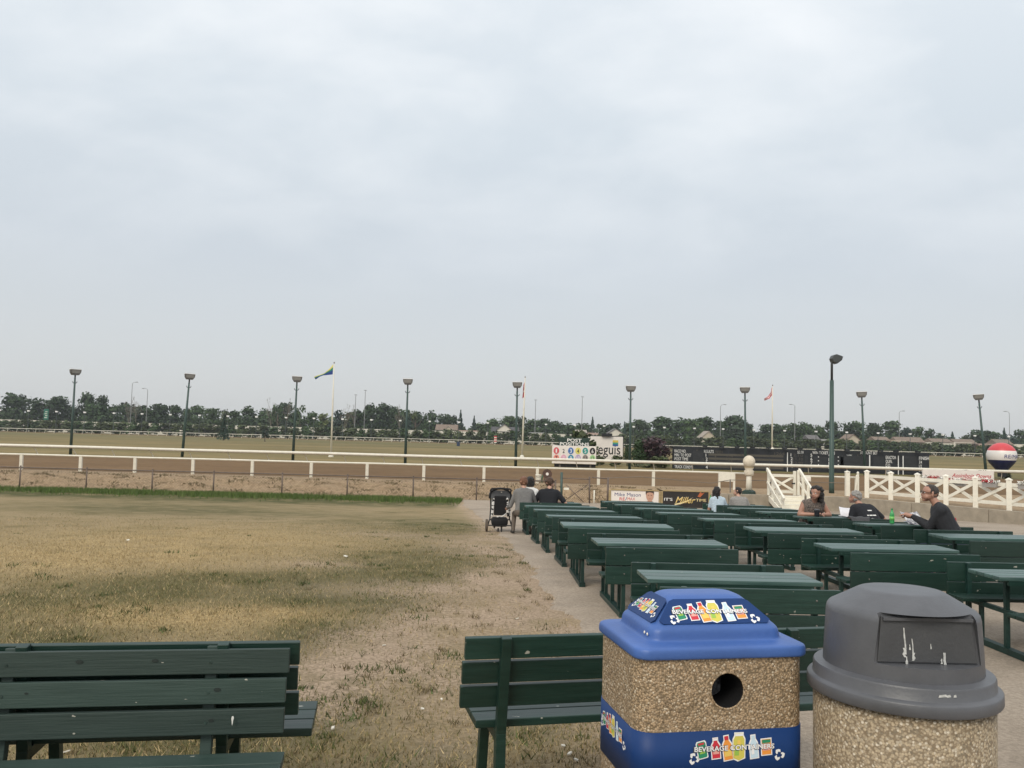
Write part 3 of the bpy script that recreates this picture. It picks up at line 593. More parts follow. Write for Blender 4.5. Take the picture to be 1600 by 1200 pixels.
def track_lamp(base, top, lab, ang, name='track_lamp', group='tall lamps along the inner rail', r0=.125, hw=.82):
    ax = (top-base); h = ax.length; q = Vector((0, 0, 1)).rotation_difference(ax.normalized())
    t = thing(name, lab, 'track lamp', base, 0, group); t.rotation_mode = 'QUATERNION'; t.rotation_quaternion = q
    MB().tube([(0, 0, 0), (0, 0, h*.5), (0, 0, h-.25)], [r0, r0*.8, r0*.55], 10).build('pole', POLEG, t, smooth=True)
    MB().tube([(0, 0, h-.62), (0, 0, h+.05)], .062, 8).build('neck', DARK, t)
    br = MB(); 
    for s in (-1, 1): br.tube([(0, 0, h-.72), (s*.14, 0, h-.66), (s*.20, 0, h-.54)], .028, 6)
    br.build('bracket', DARK, t)
    hd = MB(); pf_ = [(-.5, .46), (.5, .46), (.46, .20), (.30, 0), (-.30, 0), (-.46, .20)]
    hd.prism([(x*hw, z) for x, z in pf_], (0, .24, h), (1, 0, 0), (0, 0, 1), .5); o = hd.build('lamp_head', LAMPG, t); o.rotation_euler.z = ang
    o2 = MB().box((0, -.005, h+.475), (hw*1.02, .54, .045)).build('visor', LAMPW, o)
    MB().box((0, -.265, h+.27), (hw*.78, .015, .26)).build('lens', mat('lamp_lens', (.20, .19, .17), .25, .1, 3), o)
    return t
for (b_, t_), lab, an in zip(LP, LPL, HEADANG): track_lamp(at(*b_, 71), at(*t_, 71), lab, an)
# the nearer lone lamp seen from its side
b_, t_ = at(1299.3, 770, 42.9), at(1298.6, 566, 42.9); h = (t_-b_).length
t = thing('track_lamp', 'near dark green lamp post standing alone on the sand verge beside the white posts', 'track lamp', (b_.x, 42.9, TZ))
MB().tube([(0, 0, 0), (0, 0, .35), (0, 0, h-.9)], [.135, .128, .10], 12).build('pole', POLEG, t, smooth=True); MB().tube([(0, 0, h-.95), (0, 0, h-.05), (.10, 0, h+.06)], .065, 8).build('neck', DARK, t, smooth=True)
hd = MB(); hd.prism([(-.06, .22), (.02, .38), (.16, .44), (.46, .34), (.40, .16), (.16, -.02), (.0, .04)], (0, .22, h-.02), (1, 0, 0), (0, 0, 1), .46); hd.build('lamp_head', mat('lamp_back', (.05, .055, .055), .5, .15, 3), t, bevel=.01)
MB().prism([(.47, .33), (.41, .15), (.18, -.03), (.19, -.045), (.425, .14), (.485, .33)], (0, .24, h-.02), (1, 0, 0), (0, 0, 1), .48).build('visor', DARK, t)

# ================================================================== FLAGPOLES, INFIELD THINGS
def flagpole(base, top, lab, Y, r0=.10):
    t = thing('flagpole', lab, 'flagpole', base, 0, None); ax = top-base; t.rotation_mode = 'QUATERNION'; t.rotation_quaternion = Vector((0, 0, 1)).rotation_difference(ax.normalized()); h = ax.length
    MB().tube([(0, 0, 0), (0, 0, h*.55), (0, 0, h)], [r0, r0*.8, r0*.4], 10).build('pole', RAILW, t, smooth=True); MB().lathe([(.28, 0), (.26, .2), (.13, .38)], 12).build('base', RAILW, t); MB().ball((0, 0, h+.07), .08, 8).build('finial', GALV, t, smooth=True)
    return t
def cloth(pts_top, pts_bot, Y, bands, name, lab, wave=.05, n=14):
    """flag between an upper and a lower edge (photo points), striped along its height; bands = [(fraction, material)]"""
    def samp(pts, t):
        t *= len(pts)-1; i = min(int(t), len(pts)-2); f_ = t-i; return at(pts[i][0]*(1-f_)+pts[i+1][0]*f_, pts[i][1]*(1-f_)+pts[i+1][1]*f_, Y)
    mb = MB(); rows = [0]+[b[0] for b in bands]; grid_ = []
    for j in range(n+1):
        a, b = samp(pts_top, j/n), samp(pts_bot, j/n); grid_.append([a*(1-q)+b*q+Vector((0, wave*math.sin(j*.9+q*2), 0)) for q in rows])
    k = len(rows); vs = [p for rw in grid_ for p in rw]; o = Vector(vs[0]); vs2 = [p-o for p in vs]+[p-o+Vector((0, .015, 0)) for p in vs]; off = len(vs)
    for j in range(n):
        for i in range(k-1): q = (j*k+i, j*k+i+1, (j+1)*k+i+1, (j+1)*k+i); mb.f += [q, tuple(x+off for x in q[::-1])]; mb.m += [i, i]
    mb.v = [tuple(p) for p in vs2]
    return tag(mb.build(name, [b[1] for b in bands], smooth=True, loc=o), lab, 'flag')
def fl(n, c): return mat(n, c, .8, .1, 3)
FB, FG, FY, FR, FW = fl('flag_blue', (.02, .05, .22)), fl('flag_green', (.03, .22, .14)), fl('flag_yellow', (.70, .62, .18)), fl('flag_red', (.52, .03, .05)), fl('flag_white', (.70, .66, .62))
flagpole(at(517, 715.5, 84), at(522.2, 568, 84), 'white flagpole flying the blue, green and yellow flag', 84)
flagpole(at(815.5, 716, 99), at(820.6, 590, 99), 'white flagpole with a limp red flag beside a track lamp', 99, .12)
flagpole(at(1206.3, 704, 99), at(1207.2, 603, 99), 'thin white flagpole behind the results board with a small red flag', 99, .10)
cloth([(520.6, 569), (514, 577), (507, 583), (498, 586), (490.5, 589)], [(519.6, 585), (512, 586), (505, 586.5), (499, 589), (493, 593)], 84, [(.28, FY), (.55, FG), (1, FB)], 'flag', 'blue, green and yellow flag streaming from the white flagpole')
cloth([(819.6, 597), (818, 601), (817.5, 607)], [(819, 620), (817, 622), (816.2, 622.5)], 99, [(.5, FR), (.62, FW), (1, FR)], 'flag', 'limp red flag hanging down its pole behind a track lamp', .09)
cloth([(1207, 604), (1204.5, 612), (1201, 619), (1194, 623)], [(1206.5, 616), (1205, 619), (1203, 622), (1195, 626)], 99, [(.3, FR), (.6, FW), (1, FR)], 'flag', 'small red and white flag curling above the results board', .09)
tree(350.5, 650, 21, B, 'cone', Y=198, lab='small dark spruce standing alone on the infield grass', name='spruce_tree', group='lone infield trees', low=.06)
tree(415, 662, 22, B, 'sparse', Y=195, lab='small thin dark tree on the infield near the blue flag', group='lone infield trees', low=.2)
ba = thing('barrel', 'dark blue barrel standing on the infield grass', 'barrel', tuple(at(716, 697, 206).xy)+(TZ,)); MB().lathe([(.38, 0), (.40, .1), (.38, .35), (.40, .5), (.38, .8), (.40, 1.0), (.36, 1.12)], 14).build('drum', fl('barrel_blue', (.03, .05, .10)), ba, smooth=True); MB().lathe([(.41, .0), (.41, .05)], 14, (0, 0, 1.06)).build('rim', DARK, ba)
def marker(px, by, ty, Y, lab):
    b_ = at(px, by, Y); h = at(px, ty, Y).z-b_.z; t = thing('marker_pole', lab, 'marker pole', b_, 0, 'striped distance markers')
    for k in range(6): MB().lathe([(.36, h*k/6), (.36, h*(k+1)/6-.01)], 10).build('band', (RAILW, FR if px == 774 else DARK)[k % 2], t)
    return
marker(774, 692, 681, 205, 'red and white striped marker pole near the post positions board'); marker(282.5, 681, 670, 205, 'black and white striped marker pole left of the infield spruce'); marker(1285.5, 705, 696, 200, 'black and white marker pole peeping over the results board')

# ================================================================== BOARDS AND SIGNS
SIGNW = mat('sign_white', (.78, .72, .66), .5, .04, 2); SIGNK = mat('sign_black', (.014, .016, .020), .5, .3, 3)
INKW = mat('ink_white', (.80, .79, .76), .6, .05, 4); INKK = mat('ink_black', (.012, .012, .014), .5, .1, 4); DIM = mat('unlit_bulbs', (.085, .075, .06), .6, .3, 40)
DKGREEN = mat('sign_dark_green', (.012, .035, .024), .5, .2, 3); TIMB = mat('tan_timber', (.35, .26, .13), .7, .2, 3, .1, stretch=(1, 1, 6))
def ink(n, c): return mat('ink_'+n, c, .6, .06, 4)
class Board:
    """flat board standing in a vertical plane facing -Y; photo pixels map onto it"""
    def __init__(s, root, Y, yf): s.r = root; s.Y = Y; s.o = Vector(root.location); s.yf = yf
    def p(s, px, py): q = at(px, py, s.Y)-s.o; q.y = s.yf; return q
    def txt(s, body, px, py, hpx, m, wpx=None, bold=.006, align='LEFT', parent=None, shear=0, lift=.004, vert=None):
        k = s.Y/F; return text(body, hpx*k, m, parent or s.r, s.p(px, py), (1, 0, 0), (0, 0, 1), None if wpx is None else wpx*k, bold, shear, align, lift=lift)
    def rect(s, x0, y0, x1, y1, m, name='stripe', th=.01, parent=None, lift=0):
        a, b = s.p(x0, y1), s.p(x1, y0); return MB().box(((a.x+b.x)/2, s.yf-th/2-lift, (a.z+b.z)/2), (b.x-a.x, th, b.z-a.z)).build(name, m, parent or s.r)
# --- results board
TY = 75.6; y_at = lambda x: .0255*(x-1052)               # the long board follows the tilt of the picture's horizon, i.e. it is level
tb = thing('results_board', 'long black race results board with white lettering on the infield', 'scoreboard', (at(1252, 720, TY).x, TY, TZ))
zt = at(1052, 697.5, TY).z-TZ; wB = at(1452, 720, TY).x-at(1052, 710, TY).x
MB().box((0, .25, zt/2), (wB, .5, zt)).build('panel', SIGNK, tb, bevel=.01, seg=1)
bd = Board(tb, TY, 0); cy = lambda x, y0: y0+y_at(x)
lt = []
def T(body, x, y0, h=4.3, m=INKW, w=None, **k): bd.txt(body, x, y0, h, m, w, **k)
for i, (s_, wd) in enumerate((('RACE NO.', 18), ('MIN. TO POST', 26), ('POST TIME', 21), ('TIME OF DAY', 24.5), ('TRACK COND\'N', 28.5))): T(s_, 1054, 706.8+i*6.15, 4.6, w=wd, bold=0)
T('RESULTS', 1100, 707.4, 4.4, w=15, bold=.008)
for i in range(4): T(str(i+1), 1102.6, 713.4+i*6.2, 4.6, bold=.008)
for s_, x, y, wd in (('1', 1088, 707, 2), ('15', 1085, 714, 7), ('7 35', 1087, 720, 13), ('WIN', 1117, 708, 12), ('1', 1117, 714, 2), ('934', 1134, 714.5, 11), ('2', 1117, 720, 3), ('182', 1134, 720.5, 11), ('7', 1117, 726.5, 3), ('125', 1134, 727, 11), ('1264', 1210, 711, 16)): T(s_, x, y, 4.4, DIM, wd, bold=.0)
for i in range(4): bd.rect(1107, 710+i*6.2+1.4, 1224, 710.35+i*6.2+1.4, DIM, 'bulb_row', .012)
for x in (1138, 1158, 1179, 1202): bd.rect(x, 703.5+y_at(x), x+.5, 733+y_at(x), ink('navy_line', (.03, .04, .07)), 'divider', .012)
bd.rect(1229.6, 707, 1231, 738, INKW, 'divider', .02)
T('$2.00', 1246, 708.5, 4.2, w=9.5, bold=.008); T('WIN TICKET PAYS', 1269.5, 709.2, 4.3, w=35, bold=.008)
for i in range(4): T(str(i+1), 1235.4, 713+i*6, 4.6, bold=.008); T(str(i+5), 1266.4, 713.6+i*6, 4.6, bold=.008); T(str(i+9), 1294.6, 714.4+i*6, 4.6, bold=.008, w=None if i == 0 else 4.5)
for i, s_ in enumerate(('2.10', '11.10', '12.90')): T(s_, 1239.5, 713.2+i*6, 4.2, DIM, 15, bold=0)
for i in range(3):
    for x in (1278, 1309): bd.rect(x, 712.6+i*6+y_at(x)*.12, x+1.6, 714+i*6+y_at(x)*.12, INKW, 'dot', .015)
for i, (s_, wd) in enumerate((('WIN', 8.2), ('PLACE', 11.6), ('SHOW', 11.6))): T(s_, 1322.8, 715+i*6.3, 5, w=wd, bold=.008)
T('AMOUNT BET', 1344, 709.5, 4.4, w=27, bold=0); bd.rect(1358, 711, 1359.6, 729, INKW, 'divider', .02); T('272', 1370, 728.5, 4.2, DIM, 11, bold=0); T('12', 1340, 714, 4.2, DIM, 7, bold=0)
for i, (s_, wd) in enumerate((('EXACTOR', 16), ('QUIN.', 10), ('D.D.', 7.5), ('TRI.', 7), ('PK.4', 8.5))): T(s_, 1384, 717+i*6.15, 4.8, w=wd, bold=.008)
for x in (1403, 1410.4): bd.rect(x, 712+.0255*(x-1400), x+1.2, 743.4, INKW, 'divider', .02)
T('FINISH', 1436, 718.3, 5, w=15.5, bold=.008)
for i, s_ in enumerate(('3/4', '1/2', '1/4')): T(s_, 1436, 724.4+i*6.2, 4.6, w=4.4, bold=.005)
T('MILE', 1441.5, 737.6, 4.6, w=10, bold=0)
for x0, x1, y0 in ((1313, 1356, 713), (1365, 1381, 713), (1413, 1432, 713), (1083, 1098, 704), (1258, 1262, 712), (1271, 1292, 714), (1303, 1318, 714)):
    bd.rect(x0, y0+y_at(x0)*.0, x1, y0+20, mat('board_window', (.026, .028, .031), .35, .2, 4), 'display_window', .006)
for px in (1100, 1126, 1150, 1174, 1199, 1224, 1248, 1277, 1321, 1347, 1373, 1397, 1431):
    x = at(px, 700, TY).x-tb.location.x; MB().prism([(-.16, 0), (.16, 0), (.22, .14), (-.22, .14)], (x, -.22, zt+.02), (1, 0, 0), (0, 0, 1), .3).build('floodlight', SIGNK, tb)
for px in (1062, 1150, 1240, 1330, 1440): x = at(px, 730, TY).x-tb.location.x; MB().box((x, .7, zt*.45), (.15, .2, zt*.9)).build('post', GALV, tb)
# --- post positions board
PY_ = 72
pb = thing('post_positions_board', 'white board of twelve numbered coloured circles under a dark green header', 'sign', (at(897, 725, PY_).x, PY_, TZ))
bd = Board(pb, PY_, 0); a, b = bd.p(862.3, 724.2), bd.p(932, 697.6); hx0, hx1 = bd.p(873, 697).x, bd.p(921, 697).x
pn = MB(); pn.box(((a.x+b.x)/2, .08, (a.z+b.z)/2), (b.x-a.x, .16, b.z-a.z)); pn.build('panel', SIGNW, pb, bevel=.04)
hz0, hz1 = b.z+.005, bd.p(897, 683.8).z
MB().box(((hx0+hx1)/2, .08, (hz0+hz1)/2), (hx1-hx0, .14, hz1-hz0)).build('header', DKGREEN, pb, bevel=.02, seg=1)
MB().box((.1, .5, .32), (3.5, .5, .64)).build('base', SIGNK, pb)
for x in (-1.2, 1.4): MB().box((x, .25, .6), (.14, .14, 1.2)).build('post', GALV, pb)
bd.txt('POST', 897.5, 690.4, 4.8, INKW, 22.5, .022, 'CENTER'); bd.txt('POSITIONS', 897.5, 696.3, 4.8, INKW, 45.5, .022, 'CENTER')
CC = [('1', (.62, .10, .12), 'w'), ('2', None, 'k'), ('3', (.05, .16, .42), 'w'), ('4', (.70, .62, .16), 'k'), ('5', (.02, .28, .25), 'w'), ('6', (.012, .012, .014), 'w'), ('7', (.75, .25, .20), 'k'), ('8', (.72, .38, .48), 'p'), ('9', (.03, .24, .38), 'w'), ('10', (.42, .32, .52), 'w'), ('11', (.26, .22, .20), 'k'), ('12', (.36, .60, .28), 'k')]
for i, (n_, c, ik) in enumerate(CC):
    cx, cy_ = 869.3+11.3*(i % 6), (704.3 if i < 6 else 715.6); q = bd.p(cx, cy_+.026*(cx-897)*0+.15*(i % 6)); R_ = 4.9*PY_/F
    egg = [(R_*math.sin(t)*.9, R_*math.cos(t)*(1.0 if math.cos(t) < 0 else 1.12)) for t in np.linspace(0, 2*math.pi, 20)[::-1][:-1]]
    if c: o = MB().prism([(x, z) for x, z in egg][::-1], (q.x, -.012, q.z), (1, 0, 0), (0, 0, 1), .012).build('number_disc', ink('disc'+n_, c), pb)
    text(n_, 6.0*PY_/F, {'w': INKW, 'k': INKK, 'p': ink('palepink', (.75, .6, .65))}[ik], pb, (q.x, -.03, q.z-3.0*PY_/F), width=(3.0 if len(n_) == 1 and n_ != '1' else 2.0 if n_ == '1' else 5.0)*PY_/F, bold=.008, align='CENTER')
# --- logo billboard behind the shrubs
EY = 82
eb = thing('billboard', 'white billboard reading eguis half hidden behind infield shrubs', 'billboard', (at(945, 720, EY).x, EY, TZ))
bd = Board(eb, EY, 0); a, b = bd.p(916, 719.5), bd.p(974.6, 681.6)
MB().box(((a.x+b.x)/2, .2, (a.z+b.z)/2), (b.x-a.x, .3, b.z-a.z)).build('frame', SIGNK, eb); MB().box(((a.x+b.x)/2, .03, (a.z+b.z)/2), (b.x-a.x-.14, .06, b.z-a.z-.14)).build('panel', SIGNW, eb)
for x in (a.x+.4, b.x-.4): MB().box((x, .5, a.z/2+.2), (.16, .2, max(.3, a.z+.6))).build('post', SIGNK, eb)
q = bd.p(948, 679); MB().box((q.x, -.1, b.z+.10), (1.0, .4, .26)).build('floodlight', SIGNK, eb)
bd.txt('eguis', 934.5, 709.3, 15.5, INKK, 34.5, .008)
q0, q1 = bd.p(957.2, 697), bd.p(966, 688); wq, hq = q1.x-q0.x, q1.z-q0.z
for f0, f1, c in ((0, .33, ink('logo_blue', (.03, .10, .30))), (.33, .62, ink('logo_green', (.05, .32, .22))), (.62, 1, ink('logo_gold', (.65, .48, .08)))): MB().box((q0.x+wq/2, -.006, q0.z+hq*(f0+f1)/2), (wq, .012, hq*(f1-f0)-.004)).build('emblem', c, eb)
# --- shrubs beside the boards
def shrub(px, py_top, wpx, Y, leaf, lab, n_var=1, dens=1.0, name='shrub'):
    p = at(px, py_top, Y); t = thing(name, lab, 'shrub', (p.x, Y, TZ), random.uniform(0, 6), None); h = p.z-TZ; c = link('foliage', crown_mesh('shrub', n_var, leaf, 1500, .07), t); q = wpx*Y/F*1.15; c.scale = (q, q*.8, h*1.05)
    o = link('stem', TRUNK, t); o.scale = (h*.6, h*.6, h*.6)
shrub(1022, 682, 78, 79, 'purple', 'big purple-leaved bush between the billboard and the results board', 2)
shrub(998, 687, 40, 78.5, 'deep', 'dark green bush at the foot of the purple bush', 3)
shrub(980, 694, 16, 80, 'deep', 'narrow dark green bush tight against the billboard edge', 1)
shrub(911, 672, 58, 80, 'hedge', 'rounded olive bush covering the first part of the billboard', 4)
shrub(938, 714, 20, 77.5, 'olive', 'low bush under the lettering of the billboard', 0)
shrub(962, 711, 30, 77, 'hedge', 'low ragged bush below the billboard corner', 2)
shrub(1030, 713, 60, 76, 'hedge', 'low green ground bush in front of the purple bush', 3)
shrub(1572, 738, 28, 73, 'hedge', 'low green bush under the striped balloon', 1)
# --- hot-air-balloon advertising sign
bl = thing('balloon_sign', 'striped red, white and navy balloon-shaped advertising sign on the infield', 'balloon', (at(1565.5, 745, 72).x, 72, TZ))
zc = at(1565, 712, 72).z-TZ; R_ = 21.3*72/F
mb = MB(); prof = []
for th in np.linspace(90, -38, 22): prof.append((max(.02, R_*math.cos(rad(th))), zc+R_*.95*math.sin(rad(th)), 0))
r0, z0 = prof[-1][0], prof[-1][1]
for k in range(1, 6): prof.append((r0+(.30-r0)*k/5, z0-(R_*.62)*k/5, 0))
prof = [(a, b) for a, b, _ in prof][::-1]; mb.lathe(prof, 40)
for j, f_ in enumerate(mb.f):
    z = sum(mb.v[i][2] for i in f_)/len(f_)-zc; mb.m[j] = 0 if z > R_*.40 else 1 if z > -R_*.36 else 2
mb.build('envelope', [mat('balloon_red', (.56, .05, .06), .4, .05, 2), mat('balloon_white', (.74, .70, .66), .4, .04, 2), mat('balloon_navy', (.012, .016, .075), .4, .1, 2)], bl, smooth=True)
me_t = None
o = text('RE/MAX', 5.6*72/F, ink('navy', (.02, .03, .18)), bl, (R_*-.36, 0, zc-.20), width=31*72/F, bold=0, shear=.08)
co = np.zeros(len(o.data.vertices)*3); o.data.vertices.foreach_get('co', co); co = co.reshape(-1, 3)
ang = (co[:, 0])/R_; rr = np.sqrt(np.maximum(.05, R_**2-((co[:, 2]-zc)/.95)**2))+.02; co[:, 0], co[:, 1] = rr*np.sin(ang), -rr*np.cos(ang); o.data.vertices.foreach_set('co', co.ravel()); o.data.update()
MB().tube([(0, 0, 0), (0, 0, z0-R_*.5)], .07, 8).build('mast', GALV, bl); MB().box((0, 0, z0-R_*.62-.22), (.5, .5, .36)).build('basket', SIGNK, bl, bevel=.02)
# --- race course sign with flowers
AY = 66.5
ab = thing('course_sign', 'low white sign with red script reading Assiniboia Downs behind the inner flowers', 'sign', (at(1500, 750, AY).x, AY, TZ))
bd = Board(ab, AY, 0); a, b = bd.p(1442, 757), bd.p(1553, 736.5); MB().box(((a.x+b.x)/2, .06, (a.z+b.z)/2+.02), (b.x-a.x, .12, b.z-a.z)).build('panel', SIGNW, ab)
for x in (a.x+.4, 0, b.x-.4): MB().box((x, .2, .3), (.12, .12, .6)).build('post', WHITE, ab)
bd.txt('Assiniboia Downs', 1487, 745.6, 6.0, ink('script_red', (.50, .04, .06)), 62, .012, shear=.35); bd.txt('1958', 1509, 749, 2.4, ink('script_red', (.5, .04, .06)), 9, .01)
FLO = [mat('petal_'+n, c, .7, .15, 9, island=.2) for n, c in (('red', (.42, .03, .035)), ('white', (.76, .73, .68)), ('leaf', (.06, .075, .03)), ('pink', (.55, .22, .24)))]
def planter(px, py, wpx, Y, lab, g, n=240, box=True, mix=(.36, .40, .24)):
    n *= 2; py += 2.2
    p = at(px, py, Y); wd = wpx*Y/F; t = thing('flower_planter', lab, 'planter', p, g, None)
    if box: MB().prism([(-wd/2, 0), (wd/2, 0), (wd/2*.92, -.18), (-wd/2*.92, -.18)][::-1], (0, .13, 0), (1, 0, 0), (0, 0, 1), .26).build('planter_box', mat('planter_grey', (.30, .28, .26), .7, .1, 4), t)
    else: MB().lathe([(.16, -.2), (.24, 0)], 12).build('pot', mat('pot_brown', (.10, .06, .04), .8), t)
    P = np.stack([rng.uniform(-wd/2*1.1, wd/2*1.1, n), rng.uniform(-.18, .18, n), np.abs(rng.normal(.03, .05, n))], 1); clump = np.sin(P[:, 0]*7+px)*.5
    Q = np.tile([0, -.6, .8], (n, 1)); v, f = leaf_cards(P, Q, np.full(n, .062)); me = bpy.data.meshes.new('flowers'); me.from_pydata(v.tolist(), [], f.tolist())
    for m_ in FLO[:3]: me.materials.append(m_)
    me.polygons.foreach_set('material_index', [2 if rng.random() < mix[2] else (0 if c+rng.normal(0, .25) > .05 else 1) for c in clump]); me.update(); link('flowers', me, t)
planter(1459.5, 746, 36, 37.2, 'red and white flower box on the cross-braced fence below the results board end', rad(-55), 330)
planter(1493, 750.5, 30, 35.9, 'red and white flower box in the middle of the fence below the red script', rad(-55), 330)
planter(1548, 752, 22, 34.3, 'mostly white flower box on the fence by the last script letters', rad(-55), 260, mix=(.2, .6, .2))
planter(1601, 755, 16, 32.9, 'half seen pink flower box at the fence end under the balloon', rad(-55), 150)
for px, lab in ((1471, 'dark potted plant behind the sign, nearest the results board'), (1508, 'dark potted plant behind the middle of the script sign'), (1535, 'dark potted plant behind the sign beside the leaning lamp')): planter(px, 735, 11, 68.5, lab, 0, 90, False, (.5, .1, .7))
# --- advertising boards in front of the wall
def adboard(px0, py0, px1, lab, face, Y=38.9):
    a, b = at(px0, py0, Y), at(px1, py0, Y); wd = b.x-a.x; hh = 1.32; t = thing('advertising_board', lab, 'sign', ((a.x+b.x)/2, Y, a.z-hh))
    MB().box((0, .05, hh/2), (wd, .05, hh)).build('panel', face, t)
    for s in (-1, 1): MB().box((s*(wd/2+.055), .04, hh/2-.05), (.10, .10, hh+.12)).build('frame', TIMB, t)
    MB().box((0, .04, hh+.035), (wd, .09, .06)).build('frame', TIMB, t)
    return t, wd, hh, Board(t, Y, .025)
t, wd, hh, bd = adboard(955, 766, 1029.5, 'white advertising board with a portrait reading Mike Mason', SIGNW)
NAVY, RED = ink('sign_navy', (.03, .035, .17)), ink('sign_red', (.55, .05, .05))
bd.txt('Mike Mason', 960.5, 775, 5.4, NAVY, 40.5, 0); bd.txt('RE', 968, 781.7, 4.6, RED, 8.5, .01); bd.txt('/', 977, 781.7, 4.8, NAVY, 3, .01); bd.txt('MAX', 980.5, 781.7, 4.6, RED, 12, 0)
px_ = 38.9/F; q = bd.p(1015.5, 776)
def ell(cx, cz, rx, rz, n=18): return [(cx+rx*math.cos(u), cz+rz*math.sin(u)) for u in np.linspace(0, 2*math.pi, n+1)[:-1]]
pic = MB()
pic.prism([(-.36, -.62), (.40, -.62), (.34, -.33), (.12, -.22), (-.12, -.22), (-.30, -.33)], (q.x, .018, q.z), (1, 0, 0), (0, 0, 1), 0, 0)
pic.prism(ell(0, -.20, .10, .14), (q.x, .014, q.z), (1, 0, 0), (0, 0, 1), 0, 1); pic.prism(ell(0, .04, .175, .25), (q.x, .011, q.z), (1, 0, 0), (0, 0, 1), 0, 1)
pic.prism([(-.18, .06), (-.20, .22), (-.10, .33), (.08, .34), (.18, .25), (.185, .06), (.15, .17), (0, .20), (-.14, .17)][::-1], (q.x, .006, q.z), (1, 0, 0), (0, 0, 1), 0, 2)
for s in (-1, 1): pic.prism(ell(s*.065, .06, .028, .014, 8), (q.x, .004, q.z), (1, 0, 0), (0, 0, 1), 0, 2)
pic.prism(ell(0, -.10, .06, .012, 8), (q.x, .004, q.z), (1, 0, 0), (0, 0, 1), 0, 3)
pic.build('portrait', [ink('suit', (.02, .022, .028)), ink('skin', (.52, .30, .21)), ink('hair', (.03, .02, .015)), ink('lips', (.35, .12, .10))], t)
t, wd, hh, bd = adboard(1036, 767.5, 1107, 'black advertising board with gold script saying it is time for beer', mat('ad_black', (.022, .018, .016), .45, .3, 2))
GOLD = ink('gold', (.68, .47, .14)); bd.txt('IT\'S', 1037.8, 782.2, 4.2, INKW, 13, .008); bd.txt('TIME', 1087.5, 783.6, 4.2, ink('cream_gold', (.70, .55, .28)), 16, .008)
bd.txt('Miller', 1055.5, 785.5, 9.5, ink('cream', (.75, .62, .35)), 31, .0, shear=.4, lift=.003); bd.txt('Miller', 1055.8, 785.8, 9.0, GOLD, 30.4, 0, shear=.4, lift=.009)
q = bd.p(1054, 786.5); MB().prism([(0, -.02), (.3, .05), (.62, .16), (.86, .30), (.60, .10), (.28, -.03), (.02, -.08)][::-1], (q.x, .018, q.z), (1, 0, 0), (0, 0, 1), 0).build('swash', ink('cream', (.75, .62, .35)), t)
q = bd.p(1090, 776); MB().prism([(0, 0), (.12, -.03), (.34, .22), (.20, .14), (.14, .24)], (q.x, .018, q.z), (1, 0, 0), (0, 0, 1), 0).build('flame', ink('flame', (.45, .12, .04)), t)
MB().box((0, -.02, -.16), (wd, .06, .32)).build('lower_board', mat('faded_board', (.24, .16, .14), .7, .15, 3), t)

# ================================================================== VERGE FURNITURE
# ball-topped, cloth-wrapped post
bp_ = at(1170, 772, 40.2); t = thing('wrapped_post', 'white post topped by a round cloth-wrapped head, on a dark green foot', 'post', (bp_.x, 40.2, TZ))
WRAP = mat('wrap_cloth', (.60, .53, .42), .9, .12, 6, .5, 14)
MB().lathe([(.34, 0), (.31, .14), (.16, .22)], 4).build('foot', DKGREEN, t); MB().lathe([(.155, .18), (.125, .75), (.12, 1.0)], 10).build('column', WHITE, t, smooth=True)
mb = MB(); prof = [(.14, .86), (.235, .92), (.215, 1.0), (.24, 1.08), (.17, 1.17), (.215, 1.22), (.20, 1.3)]; mb.lathe(prof, 14); mb.build('neck_wrap', WRAP, t, smooth=True)
mb = MB(); mb.ball((0, 0, 1.53), (.285, .285, .30), 20); mb.build('head', WRAP, t, smooth=True)
MB().lathe([(.225, 0), (.232, .02), (.225, .04)], 14, (0, 0, 1.26)).build('cord', TIMB, t)
# small panel on legs
p = at(1138, 765, 43.6); t = thing('leg_panel', 'small white panel on two legs behind the sagging cable', 'panel', (p.x, 43.6, TZ))
MB().box((-.12, 0, .66), (.78, .05, .48)).build('panel', WHITE, t)
for s in (-.46, .3): MB().box((s, .04, .42), (.10, .08, .84)).build('leg', WHITE, t)
p = at(1259, 748.5, 43.2); t = thing('hanging_box', 'small white box fixed below the short rail run', 'box', p, 0); MB().box((0, 0, 0), (.48, .2, .24)).build('case', WHITE, t, bevel=.02); MB().box((0, -.11, 0), (.40, .02, .17)).build('lid', SIGNW, t)
# hose reel and bucket
p = at(855, 740.5, 42.2); t = thing('hose_reel', 'round brown reel with a pale hub standing on the sand bank', 'reel', (p.x, 42.2, p.z))
RB = mat('reel_brown', (.085, .045, .032), .7, .25, 8)
for y in (-.07, .07): mb = MB(); mb.tube([(0, y-.012, 0), (0, y+.012, 0)], .235, 22); mb.build('disc', RB, t)
mb = MB(); mb.tube([(0, -.06, 0), (0, .06, 0)], .15, 16); mb.build('hose', mat('hose_green', (.03, .14, .07), .5), t); mb = MB(); mb.tube([(0, -.10, 0), (0, -.075, 0)], .075, 14); mb.build('hub', SIGNW, t)
for s in (-1, 1): mb = MB(); mb.tube([(s*.04, .1, 0), (s*.16, .1, -.42)], .02, 6); mb.build('leg', FP, t)
mb = MB(); mb.tube([(-.2, -.05, -.05), (-.26, -.06, -.2), (-.25, -.05, -.42)], .03, 6); mb.build('loose_hose', mat('hose_green', (0, 0, 0)), t)
p = at(841, 753, 41.9); t = thing('bucket', 'white bucket on the sand bank beside the brown reel', 'bucket', p); MB().lathe([(.115, 0), (.135, .16), (.145, .32), (.155, .33), (.155, .36), (.13, .36), (.12, .30)], 16).build('body', WHITE, t, smooth=True)
